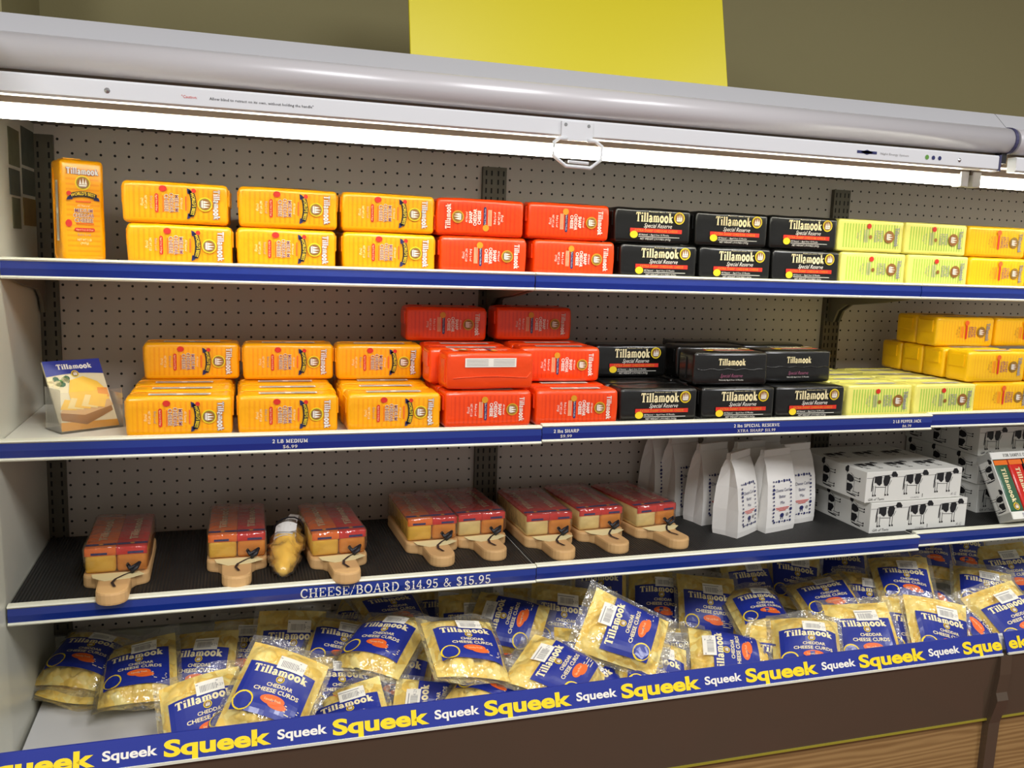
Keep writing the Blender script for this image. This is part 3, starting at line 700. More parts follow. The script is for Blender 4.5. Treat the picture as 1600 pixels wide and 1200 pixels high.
def nutrition():
    P = Print(); P.rect(.0, -.016, .10, .017, 'print_white', 1)
    for i in range(5): P.rect(-.026, -.0105 - i * .0028, .042, .0009, 'print_grey', 2); P.rect(.026, -.0105 - i * .0028, .042, .0009, 'print_grey', 2)
    return P
PEP = print_pepper(('PEPPER', 'JACK', 'CHEESE'), 'print_brown', 'print_grey')
KIND = {
 'medium': ('wrap_medium', print_medium(), portrait), 'sharp': ('wrap_sharp', print_sharp(), portrait),
 'reserve': ('wrap_black', print_reserve(), front), 'pepper': ('wrap_pepper', PEP, portrait), 'colby': ('wrap_colby', print_colby(), portrait)}
PROTO = {}
def make_loaf(kind):
    wm, P, f = KIND[kind]
    t = empty('cheese_loaf')
    o = link('wrapper', bm_mesh(rounded_box(LW - .002, LH - .001, LH - .001, .0075 if kind != 'pepper' else .005, 3, 3, .0016, len(PROTO)), 'wrapper', wm), t)
    pr = P.build('front_print', f, t)
    if kind == 'reserve':
        Q = Print(); Q.text('Tillamook', .0, .0145, .0135, 'print_cream', 1, serif=True, width=.062, bold=.24)
        Q.text('Special Reserve', .0, -.0135, .0075, 'print_purple', 1, shear=.45, width=.052); Q.text('Naturally Aged Over 15 Months', .0, -.0225, .003, 'print_white', 1, width=.056, res=1)
        Q.build('side_print', under, t)
        MB().tube([(x, .001 + .0015 * math.sin(x * 170), -HALF - .0008) for x in [(-.08 + i * .01) for i in range(17)]], .0011, 5).build('seam', wm, t, smooth=True)
    else:
        nutrition().build('nutrition_panel', topside, t)
        pts = [(-.08, .018 - .02 + .005, HALF)] + [(x, .012 - .002 * math.cos(x * 30), HALF + .0006) for x in [(-.072 + i * .012) for i in range(13)]]
        MB().tube(pts, .0009, 5).build('seam', wm, t, smooth=True)
    for sx in (-1, 1):       # folded film at the two ends
        MB().box(min(sx * (LW / 2 - .0015), sx * (LW / 2 + .0012)), max(sx * (LW / 2 - .0015), sx * (LW / 2 + .0012)), -.022, .022, -.0012, .026).build('end_fold', wm, t, bevel=.0005)
    PROTO[kind] = t
    return t
NOUN = {'medium': 'yellow medium cheddar loaf', 'sharp': 'red sharp cheddar loaf', 'reserve': 'black reserve cheddar loaf', 'pepper': 'pale green pepper jack loaf', 'colby': 'golden colby jack loaf'}
used = set()
RX = {'flat': Matrix.Identity(3), 'flip': Matrix.Rotation(math.pi, 3, 'Y'), 'stand': Matrix.Rotation(-math.pi / 2, 3, 'Y'),
      'up': Matrix.Rotation(-math.pi / 2, 3, 'X'), 'upflip': Matrix(((-1, 0, 0), (0, 0, -1), (0, -1, 0)))}
def loaf(kind, x_left, y_front, z_bot, where, pose='flat', yaw=0.0, tip=0.0):
    if kind in used: t = copy_tree(PROTO[kind])
    else: t = make_loaf(kind); used.add(kind)
    hx, hz = (LW / 2, HALF) if pose != 'stand' else (HALF, LW / 2)
    t.location = (x_left + hx, y_front + HALF, Z0 + z_bot + hz)
    t.rotation_euler = (Matrix.Rotation(math.radians(yaw), 3, 'Z') @ Matrix.Rotation(math.radians(tip), 3, 'Y') @ RX[pose]).to_euler()
    tag(t, NOUN[kind] + ' ' + where, 'cheese', 'two-pound cheese loaves on the shelves')
    return t
rnd = random.Random(3)
def jit(a): return rnd.uniform(-a, a)
TD = -.229
ORD = ('first', 'second', 'third', 'fourth', 'fifth')
loaf('medium', .033, -.272, TD, 'standing upright alone beside the end panel on the top shelf', 'stand', 21)
# top shelf: two layers, front row and a row or two behind
def two_layers(kind, xs_up, xs_low, y0, rows, poses=None):
    n = len(xs_low)
    for j, x in enumerate(xs_low):
        for r in range(rows):
            loaf(kind, x + (0 if r == 0 else jit(.003)), y0 + r * .0715, TD, 'top shelf, lower layer, %s row, %s column from end panel' % (('front', 'second', 'third')[r], ORD[j]), yaw=jit(1.2) if r == 0 else 0)
    for j, x in enumerate(xs_up):
        for r in range(rows - 1 if rows > 1 else 1):
            loaf(kind, x + (0 if r == 0 else jit(.003)), y0 + .002 + r * .0715, TD + LH + .0008, 'top shelf, upper layer, %s row, %s column from end panel' % (('front', 'second', 'third')[r], ORD[j]),
                 (poses or {}).get((j, r), 'flat'), jit(1.0) if r == 0 else 0)
two_layers('medium', (.143, .330, .508), (.149, .327, .511), -.300, 3)
two_layers('sharp', (.683, .862), (.691, .876), -.300, 3, {(0, 0): 'flip'})
two_layers('reserve', (1.043, 1.224, 1.398), (1.060, 1.236, 1.409), -.300, 2)
two_layers('pepper', (1.570, 1.746), (1.582, 1.758), -.300, 2)
two_layers('colby', (1.922, 2.10), (1.932, 2.108), -.300, 2)
# middle shelf
D1, D2, D3 = -.516, -.5135, -.5125
def row(kind, xs, y0, z, shelfname, rows, first=0, dx=.004):
    for j, x in enumerate(xs):
        for r in range(first, rows):
            loaf(kind, x + (jit(dx) if r else 0), y0 + r * .0712, z, ('%s, %s row' if len(xs) == 1 else '%s, %s row, %s column from end panel') % ((shelfname, ('front', 'second', 'third', 'fourth')[r]) + ((ORD[j],) if len(xs) > 1 else ())), yaw=jit(1.5) if r == 0 else 0)
row('medium', (.146, .325, .512), -.368, D1, 'middle shelf, bottom layer', 4)
loaf('medium', .159, -.178, D1 + LH + .0008, 'middle shelf, second layer, nearest the leaflet', yaw=.5)
loaf('medium', .336, -.190, D1 + LH + .0008, 'middle shelf, second layer, middle one of three', yaw=-.5)
loaf('medium', .511, -.200, D1 + LH + .0008, 'middle shelf, second layer, touching the red loaves')
row('sharp', (.690, .870), -.366, D1 + .0013, 'middle shelf, bottom layer', 3)
loaf('sharp', .691, -.363, D1 + LH + .004, 'middle shelf, turned label up with its folded side facing out', 'upflip', 1.5)
for r in range(2):
    loaf('sharp', .678 + .005 * r, -.285 + r * .0715, D1 + LH + .0025, 'middle shelf, second layer, %s behind the turned one' % ('just', 'second')[r])
for r in range(3):
    loaf('sharp', .866, -.275 + r * .0715, D2 + LH + .0015, 'middle shelf, second layer, %s row, beside the black loaves' % ('front', 'second', 'third')[r], yaw=(-1, 0, 0)[r])
loaf('sharp', .655, -.160, D1 + 2 * LH + .004, 'middle shelf, topmost layer, nearer the end panel', yaw=-1)
loaf('sharp', .845, -.160, D2 + 2 * LH + .004, 'middle shelf, topmost layer, nearer the black loaves', yaw=1.5)
row('reserve', (1.045, 1.226, 1.400), -.366, D2, 'middle shelf, bottom layer', 4)
loaf('reserve', 1.050, -.215, D2 + LH + .0015, 'middle shelf, second layer, set back beside the red loaves', yaw=1)
loaf('reserve', 1.212, -.352, D2 + LH + .001, 'middle shelf, turned label up, nearer the red loaves', 'up', -1.5)
loaf('reserve', 1.395, -.318, D2 + LH + .001, 'middle shelf, turned label up, next to the pepper jack', 'up', 1)
loaf('reserve', 1.235, -.235, D2 + LH + .001, 'middle shelf, second layer, behind the turned ones, nearer the red', yaw=-2)
loaf('reserve', 1.415, -.195, D2 + LH + .001, 'middle shelf, second layer, behind the turned ones, nearer the green', yaw=2)
loaf('reserve', 1.28, -.135, D2 + LH + .001, 'middle shelf, second layer, farthest back against the pegboard', yaw=0)
row('pepper', (1.580, ), -.362, D2, 'middle shelf, bottom layer near the black loaves', 4)
row('pepper', (1.755, ), -.364, D2, 'middle shelf, bottom layer near the golden loaves', 4)
for r in range(3): loaf('colby', 1.930, -.352 + r * .0715, D3, 'middle shelf, bottom layer, %s row, beside the pepper jack' % ORD[r])
for r in range(4): loaf('colby', 1.905, -.352 + r * .0715, D3 + LH + .001, 'middle shelf, second layer, %s row, beside the pepper jack' % ORD[r], yaw=(.8, -1, .6, 0)[r])
for r in range(2): loaf('colby', 1.900 + .004 * r, -.255 + r * .0735, D3 + 2 * LH + .002, 'middle shelf, topmost layer, %s row, nearest the pegboard bracket' % ORD[r], yaw=(-.6, 1)[r])
loaf('colby', 2.077, -.255, D3 + 2 * LH + .002, 'middle shelf, topmost layer, second along at the picture edge')
loaf('colby', 2.108, -.352, D3, 'middle shelf, bottom layer, second along at the picture edge')
loaf('colby', 2.083, -.352, D3 + LH + .001, 'middle shelf, second layer, second along at the picture edge')

# ------------------------------------------------------------------ leaflet in its acrylic stand
lt = empty('recipe_leaflet', (.0835, -.287, Z0 + D1 + .003), (math.radians(-33), 0, math.radians(32)), 'glossy leaflet with blue header and cheese slices photo on the middle shelf', 'leaflet')
MB().box(-.049, .049, 0, .004, 0, .133).build('card', 'leaf_photo', lt)
P = Print()
P.poly([(-.049, .133), (.049, .133), (.049, .103)] + [(.049 - .0098 * i, .103 + .004 * math.sin(i / 10 * math.pi)) for i in range(1, 10)] + [(-.049, .103)], 'ink_blue', 1)
P.text('Tillamook', .002, .1205, .0098, 'print_white', 2, serif=True, width=.060, bold=.26)
medallion(P, 0, .106, .0065)
rr = random.Random(2)
for i in range(14): P.disc(-.046 + rr.random() * .03, .083 + rr.random() * .016, .004 + rr.random() * .003, ('print_green', 'print_cream', 'print_darkgreen')[i % 3], 1, n=8)
P.poly([(-.02, .07), (-.012, .094), (.012, .1), (.034, .088), (.046, .07), (.046, .052), (.01, .046), (-.02, .052)], 'cheese_yellow', 2)
P.poly([(-.044, .020), (-.005, .008), (.046, .030), (.046, .044), (-.002, .040), (-.044, .034)], 'print_brown', 2)
P.poly([(-.044, .034), (-.030, .046), (.046, .052), (.049, .040), (-.004, .026)], 'maple', 3)
for i in range(5):
    x = -.022 + i * .012
    P.poly([(x - .02, .040 + i * .001), (x + .006, .036), (x + .018, .052 + i * .002), (x - .008, .058 + i * .002)], ('cheese_yellow', 'cheese_white')[i % 2], 4 + i)
P.poly([(.028, .058), (.047, .056), (.047, .074), (.03, .076)], 'cheese_orange', 4)
P.poly([(-.049, 0), (.049, 0), (.049, .012), (-.049, .016)], 'print_gold', 1)
P.build('cover_print', lambda x, y, o: (x, -o, y), lt)
st = empty('leaflet_stand', (.0835, -.287, Z0 + D1), (0, 0, math.radians(32)), 'clear acrylic stand holding the cheese leaflet on the middle shelf', 'stand')
MB().box(-.052, .052, -.0065, -.005, .002, .070).build('front_pocket', 'acrylic', st)
MB().box(-.0535, -.052, -.0065, .055, .002, .075).build('side_wall', 'acrylic', st)
MB().box(.052, .0535, -.0065, .055, .002, .060).build('side_wall', 'acrylic', st)
MB().box(-.0535, .0535, -.0065, .06, 0, .0015).build('base', 'acrylic', st)

# ------------------------------------------------------------------ cheese on cutting boards
def paddle(w_=.108, L=.205, hw=.051, hl=.090):
    """outline of board with handle towards -y; origin at the joint of body and handle"""
    p = []
    r = .014
    p += arc(w_ / 2 - r, L - r, r, r, 0, 90, 4) + arc(-w_ / 2 + r, L - r, r, r, 90, 180, 4)
    p += arc(-w_ / 2 + .016, .016, .016, .016, 180, 250, 4)
    p += [(-hw / 2 - .008, -.004), (-hw / 2 - .001, -.016)]
    p += arc(0, -hl + hw / 2, hw / 2, hw / 2, 180, 360, 10)
    p += [(hw / 2 + .001, -.016), (hw / 2 + .008, -.004)]
    p += arc(w_ / 2 - .016, .016, .016, .016, 290, 360, 4)
    return p
def cheese_board(k, x, y, yaw, styles, where, film=True):
    t = empty('cheese_board', (x, y, Z0 + MATZ), (0, 0, math.radians(yaw)), where, 'cheese board', 'cheese and cutting board sets')
    b = MB().prism(paddle(), 0, .022).build('board', 'maple', t, bevel=.004)
    for p_ in b.data.polygons: p_.use_smooth = False
    for i, (wm, cm) in enumerate(styles):
        cx = (-.0255, .0255)[i]
        c = link('cheese_block', bm_mesh(rounded_box(.0495, .19, .045, .005, 2), 'cheese_block', cm), t, (cx, .107, .022 + .0228))
        # printed wrapper over the top, with coloured front band
        m = MB(); z = .0232
        m.box(-.0252, .0252, -.0945, .096, z - .004, z)
        m.box(-.0252, .0252, -.0962, -.0945, z - .014, z)
        wr = m.build('wrapper', wm, c)
        Q = Print(); Q.rect(0, -.078, .05, .010, 'print_navy', 1); Q.text('Tillamook', 0, .01, .014, 'print_cream', 1, serif=True, width=.13, rot=90, bold=.22)
        Q.disc(.0, -.078, .004, 'print_gold', 2, n=10)
        Q.build('wrapper_print', lambda a, b_, o: (a, b_, z + o), wr)
        Q = Print(); Q.rect(0 + (.006 if i else -.002), z - .0105, .026, .004, 'print_navy', 1)
        Q.build('front_print', lambda a, b_, o: (a, -.0962 - o, b_), wr)
    if film:
        bm = rounded_box(.108, .200, .052, .012, 3, 3, .003, k)
        link('shrink_film', bm_mesh(bm, 'shrink_film', 'shrink_film'), t, (0, .104, .022 + .0272))
    tag_p = [(-.040, .006), (.036, .008), (.046, -.008), (.024, -.024), (-.016, -.030), (-.036, -.012)]
    MB().prism(tag_p, .0225, .0233).build('paper_tag', 'tag_cream', t)
    rp = [(.026, .004), (.016, -.006), (.002, -.026), (-.002, -.044), (.004, -.064)]
    MB().add([v for x_, y_ in rp for v in ((x_ - .0024, y_, .0242), (x_ + .0024, y_, .0242))], [(2 * i, 2 * i + 1, 2 * i + 3, 2 * i + 2) for i in range(4)]).build('ribbon', 'ribbon', t, fix=False)
    MB().tube([(.026, -.002, .026), (.034, -.006, .034), (.038, .002, .040), (.030, .004, .034), (.022, .0, .032), (.018, .006, .038), (.026, .002, .028)], .0035, 6, closed=True).build('bow', 'ribbon', t, smooth=True)
MATZ = -.7885
OR, RE = ('wrap_orange', 'cheese_yellow'), ('wrap_red', 'cheese_orange')
BL, RW_ = ('print_navy', 'cheese_white'), ('wrap_red', 'cheese_yellow')
base = 'wrapped cheese pair on maple board, '
cheese_board(1, .120, -.325, 1, (OR, RE), base + 'first by the end panel, handle overhanging the rail')
cheese_board(2, .322, -.290, -1, (OR, RE), base + 'second in line, beside the curd pouch')
cheese_board(3, .508, -.312, 4, (OR, RE), base + 'third in line, over the word CHEESE')
cheese_board(4, .699, -.262, 2, (OR, RE), base + 'fourth in line, over the price lettering', )
cheese_board(5, .806, -.250, 4, (('wrap_red', 'cheese_white'), RE), base + 'fifth in line, in front of the pegboard upright')
cheese_board(6, .944, -.278, 2, (('wrap_red', 'cheese_white'), RE), base + 'sixth in line, just past the rail joint')
cheese_board(7, 1.067, -.262, 4, (('wrap_red', 'cheese_white'), RE), base + 'seventh in line, between the last two boards')
cheese_board(8, 1.200, -.262, 9, (('wrap_red', 'cheese_white'), RE), base + 'last in line, beside the white paper bags')

# ------------------------------------------------------------------ paper bags of batter mix
def batter_print(spots_seed):
    P = Print(); r = random.Random(spots_seed)
    w_, h_ = .056, .092
    for i in range(34):
        s_ = i / 34 * 2 * (w_ + h_)
        if s_ < w_: x, y = -w_ / 2 + s_, h_ / 2
        elif s_ < w_ + h_: x, y = w_ / 2, h_ / 2 - (s_ - w_)
        elif s_ < 2 * w_ + h_: x, y = w_ / 2 - (s_ - w_ - h_), -h_ / 2
        else: x, y = -w_ / 2, -h_ / 2 + (s_ - 2 * w_ - h_)
        a = r.random() * 6; k = .0018 + r.random() * .0022
        P.poly([(x + k * (1 + .5 * r.random()) * math.cos(a + q * 1.05) * (1.0 if q % 2 else .7), y + k * math.sin(a + q * 1.05)) for q in range(6)], 'print_navy', 1)
    P.text('Cheese Curd', 0, .026, .0072, 'print_navy', 1, width=.046); P.text('Batter', 0, .012, .0072, 'print_navy', 1, width=.022); P.text('Mix', 0, -.002, .0072, 'print_navy', 1, width=.014)
    for i in range(3): P.rect(0, -.014 - i * .0032, (.044, .038, .024)[i], .0014, 'print_red', 1)
    P.disc(.0, -.0315, .0065, 'print_navy', 1, ry=.005, n=9); P.rect(-.003, -.038, .002, .006, 'print_navy', 1); P.rect(.003, -.038, .002, .006, 'print_navy', 1)
    P.disc(.0172, -.031, .004, 'print_grey', 1, n=8)
    return P
BAG_ME = None
def paper_bag(x, y, z, yaw, where, lean=0.0):
    global BAG_ME
    t = empty('paper_bag', (x, y, Z0 + z), (math.radians(lean), 0, math.radians(yaw)), where, 'bag', 'white paper bags of batter mix')
    if BAG_ME is None:
        # rings from the flat base up to the folded top
        m = MB(); rings = []
        prof = [(0, .046, .030), (.012, .047, .0315), (.06, .0465, .031), (.11, .045, .026), (.150, .0435, .016), (.168, .043, .0075), (.170, .043, .0055), (.184, .0425, .004), (.185, .042, .0035)]
        for zz_, hw, hd in prof:
            k = max(0, (zz_ - .02) / .165)
            tuck = .35 * hd + .008 * k
            rings.append([(-hw, -hd, zz_), (-hw * .5, -hd - .001, zz_), (0, -hd - .0015, zz_), (hw * .5, -hd - .001, zz_), (hw, -hd, zz_), (hw - tuck * (.3 + k * .9), 0, zz_), (hw, hd, zz_), (0, hd + .001, zz_), (-hw, hd, zz_), (-hw + tuck * (.3 + k * .9), 0, zz_)])
        n = 10
        vs_ = [v for rg in rings for v in rg]
        fs = [(i * n + q, i * n + (q + 1) % n, (i + 1) * n + (q + 1) % n, (i + 1) * n + q) for i in range(len(prof) - 1) for q in range(n)] + [tuple(range(n - 1, -1, -1)), tuple(range((len(prof) - 1) * n, len(prof) * n))]
        b = m.add(vs_, fs).build('bag_body', 'paper', t)
        fo = MB().box(-.0425, .0425, -.0075, -.0048, .171, .186).build('folded_top', 'paper', t, bevel=.0008)
        def mp(a, c, o):
            zc = .070 + c
            dd = .0322 if zc < .062 else .0322 - (zc - .06) / .05 * .0052 if zc < .11 else .027 - (zc - .11) / .04 * .010
            return (a, -dd - .0012 - o, zc)
        pr = batter_print(4).build('label_print', mp, t)
        BAG_ME = (b.data, fo.data, pr.data)
    else:
        for nm, me in zip(('bag_body', 'folded_top', 'label_print'), BAG_ME): link(nm, me, t)
wb = 'white paper batter mix bag, '
paper_bag(1.390, -.263, MATZ, 30, wb + 'foremost one, turned sideways beside the last board', -2)
paper_bag(1.487, -.250, MATZ, 15, wb + 'upright in front, label square to the aisle')
paper_bag(1.572, -.205, MATZ, 12, wb + 'half hidden, nearest the cow cartons')
paper_bag(1.372, -.170, MATZ, 14, wb + 'second row, behind the foremost sideways bag')
paper_bag(1.475, -.165, MATZ, 10, wb + 'second row, showing between the two front bags')
paper_bag(1.340, -.092, MATZ, 16, wb + 'third row, at the near side of the cluster')
paper_bag(1.438, -.088, MATZ, 10, wb + 'third row, middle of the cluster')
paper_bag(1.545, -.120, MATZ, 8, wb + 'third row, far side of the cluster')
paper_bag(1.310, -.050, MATZ + .004, 14, wb + 'rear row against the pegboard')

# ------------------------------------------------------------------ cow-print cartons
def cow(P, x, y, s, m='print_black', layer=1, rot=0):
    c, n_ = math.cos(math.radians(rot)), math.sin(math.radians(rot))
    def T(pts): return [(x + (a * c - b * n_) * s, y + (a * n_ + b * c) * s) for a, b in pts]
    P.poly(T([(-.36, .26), (-.20, .29), (-.06, .27), (-.05, .02), (-.14, -.06), (-.24, .0), (-.30, .06), (-.36, .04)]), m, layer)
    P.poly(T([(.04, .28), (.22, .31), (.30, .22), (.26, .02), (.18, -.08), (.06, -.06), (.0, .10)]), m, layer)
    P.poly(T([(.32, .30), (.38, .42), (.50, .42), (.60, .30), (.58, .22), (.46, .24), (.40, .22)]), m, layer)
    for px in (-.40, -.31, .12, .22): P.poly(T([(px, -.04), (px + .018, -.04), (px + .012, -.40), (px - .006, -.40)]), m, layer)
    for px in (-.39, -.30, .13, .23): P.poly(T([(px - .02, -.36), (px + .035, -.36), (px + .045, -.42), (px - .02, -.42)]), m, layer)
    P.poly(T([(-.44, .24), (-.40, .26), (-.43, -.22), (-.47, -.26), (-.47, .0)]), m, layer)
    P.poly(T([(-.40, .275), (.34, .315), (.34, .30), (-.40, .26)]), m, layer)
    P.poly(T([(-.32, -.09), (.14, -.11), (.14, -.125), (-.32, -.105)]), m, layer)
    P.poly(T([(.26, -.04), (.34, .12), (.355, .115), (.275, -.05)]), m, layer)
CW, CD_, CH = .272, .250, .071
def carton(x, y, z, yaw, where):
    t = empty('cow_carton', (x, y, Z0 + z), (0, 0, math.radians(yaw)), where, 'box', 'cow-print gift cartons')
    MB().box(0, CW, 0, CD_, 0, CH).build('carton_body', 'carton', t, bevel=.0015)
    MB().box(.001, CW - .001, -.0006, .001, CH - .0145, CH - .0135).build('lid_edge', 'print_grey', t)
    for i in range(3):
        P = Print(); cow(P, .046 + i * .088, .042, .066); P.build('cow_print', lambda a, b, o: (a, -o, b), t)
    P = Print()
    P.text('Gift of Taste', .030, .0075, .0062, 'print_black', 1, width=.046, shear=.25, res=1); P.build('lettering', lambda a, b, o: (a, -o, b), t)
    P = Print(); P.text('COUNTRY', .140, .006, .0042, 'print_grey', 1, width=.026, res=1); P.text('1', .160, .010, .009, 'print_black', 1); P.build('lettering', lambda a, b, o: (a, -o, b), t)
    P = Print(); P.text('A G', .252, .009, .007, 'print_grey', 1, shear=.3); P.build('lettering', lambda a, b, o: (a, -o, b), t)
    for j in range(2):
        for i in range(3):
            P = Print(); cow(P, .05 + i * .085, .055 + j * .11, .066); P.build('cow_print', lambda a, b, o: (a, b, CH + o), t)
    for i in range(3):
        P = Print(); cow(P, .035 + i * .085, .036, .062, rot=90); P.build('cow_print', lambda a, b, o: (-o, CD_ - a, b), t)
carton(1.690, -.338, MATZ, 0, 'white carton printed with black cows, lower one of the front stack')
carton(1.672, -.336, MATZ + CH + .001, 1.0, 'white carton printed with black cows, upper one of the front stack')
MZ3 = -.785
carton(2.075, -.258, MZ3, 0, 'cow-print carton at the bottom of the rear stack by the sample box')
carton(2.070, -.255, MZ3 + CH + .001, 0, 'cow-print carton in the middle of the rear stack behind the sample box')
carton(2.066, -.252, MZ3 + 2 * CH + .002, 0, 'cow-print carton on top of the rear stack behind the sample box')
# open sample box leaning back on the rear stack
sb = empty('sample_box', (2.052, -.352, Z0 + MZ3 + .002), (math.radians(58), 0, math.radians(2)), 'tilted open cow-print sample box holding coloured cheese sticks', 'box')
bw, bl, bh = .30, .165, .040
MB().box(0, bw, 0, bl, 0, .003).build('box_floor', 'carton', sb)
for nm, bx in (('box_side', (0, .003, 0, bl, 0, bh)), ('box_side', (bw - .003, bw, 0, bl, 0, bh)), ('box_front', (0, bw, 0, .018, 0, bh)), ('box_back', (0, bw, bl - .018, bl, 0, bh))):
    o = MB().box(*bx).build(nm, 'carton', sb)
    if nm == 'box_front':
        P = Print(); P.text('SAMPLE BOX', .07, .009, .0085, 'print_navy', 1, serif=True, width=.072, bold=.14); P.build('lettering', lambda a, b, o_: (a, b, bh + o_), o)
    if nm == 'box_back':
        P = Print(); P.text('FOR SAMPLE ONLY', .085, bl - .009, .0075, 'print_black', 1, serif=True, width=.088, bold=.14); P.build('lettering', lambda a, b, o_: (a, b, bh + o_), o)
for cy_ in (.045, .12):
    P = Print(); cow(P, cy_, .018, .05); P.build('cow_print', lambda a, b, o: (-o, a, b), sb)
for i, (m_, nm_) in enumerate((('print_darkgreen', 'green'), ('wrap_red', 'red'), ('wrap_black', 'black'), ('wrap_red', 'deep red'), ('ink_blue', 'blue'), ('print_darkgreen', 'dark green'))):
    s_ = empty('cheese_stick', (0, 0, 0), label='%s cheese stick in the sample box, %s along from the cow cartons' % (nm_, ('first', 'second', 'third', 'fourth', 'fifth', 'sixth')[i]), cat='cheese', group='cheese sticks in the sample box')
    s_.matrix_world = Matrix.LocRotScale(sb.location, sb.rotation_euler, None) @ Matrix.Translation((.026 + i * .046, bl / 2, .024))
    link('wrapper', bm_mesh(rounded_box(.043, bl - .038, .03, .004, 2), 'wrapper', m_), s_)
    Q = Print(); Q.text('Tillamook', 0, 0, .014, 'print_cream', 1, serif=True, width=.085, rot=-90, bold=.22); medallion(Q, 0, -.052, .009); Q.rect(0, .056, .042, .012, 'wrap_orange', 1)
    Q.build('print', lambda a, b, o: (a, b, .0152 + o), s_)

# ------------------------------------------------------------------ bags of cheese curds
BW, BLn, BT = .134, .156, .036          # content width, length, thickness
class BagShape:
    def __init__(s, seed):
        r = random.Random(seed); s.r = r; s.seed = seed
        s.ax, s.by, s.cxy = r.uniform(-3.2, .6), r.uniform(-2.4, 1.2), r.uniform(-2.2, 2.2)
        s.skx = r.uniform(-.10, .10)
        s.lumps = [(r.uniform(-BW / 2, BW / 2), r.uniform(-BLn / 2, BLn / 2), r.uniform(0, math.pi), r.uniform(.0085, .0145)) for _ in range(95)]
    def bend(s, x, y): return s.ax * x * x + s.by * y * y + s.cxy * x * y
    def thick(s, x, y):
        u, v = abs(x) / (BW / 2), abs(y) / (BLn / 2)
        r = (u ** 4 + v ** 4) ** .25 * (1.02 + .10 * noise.noise(Vector((x * 26, y * 26, s.seed * 1.7))))
        if r >= 1: return 0.0
        return (1 - r ** 3.2) ** .62 * (.92 - .5 * y / BLn + .3 * noise.noise(Vector((x * 14, y * 14, s.seed * 2.3))))
    def sk(s, x, y): return x + s.skx * y
    def lump(s, x, y):
        best = 0.0
        for lx, ly, a, rr in s.lumps:
            dx, dy = x - lx, y - ly
            if abs(dx) > .02 or abs(dy) > .02: continue
            c, n_ = math.cos(a), math.sin(a)
            p, q = (dx * c + dy * n_) / (rr * 1.35), (-dx * n_ + dy * c) / (rr * .8)
            d = 1 - p * p - q * q
            if d > best: best = d
        return math.sqrt(best)
    def top(s, x, y, off=0.0): return (s.sk(x, y), y, s.bend(x, y) + s.thick(x, y) * BT * .5 + .0035 * min(1, s.thick(x, y) * 3) + off)
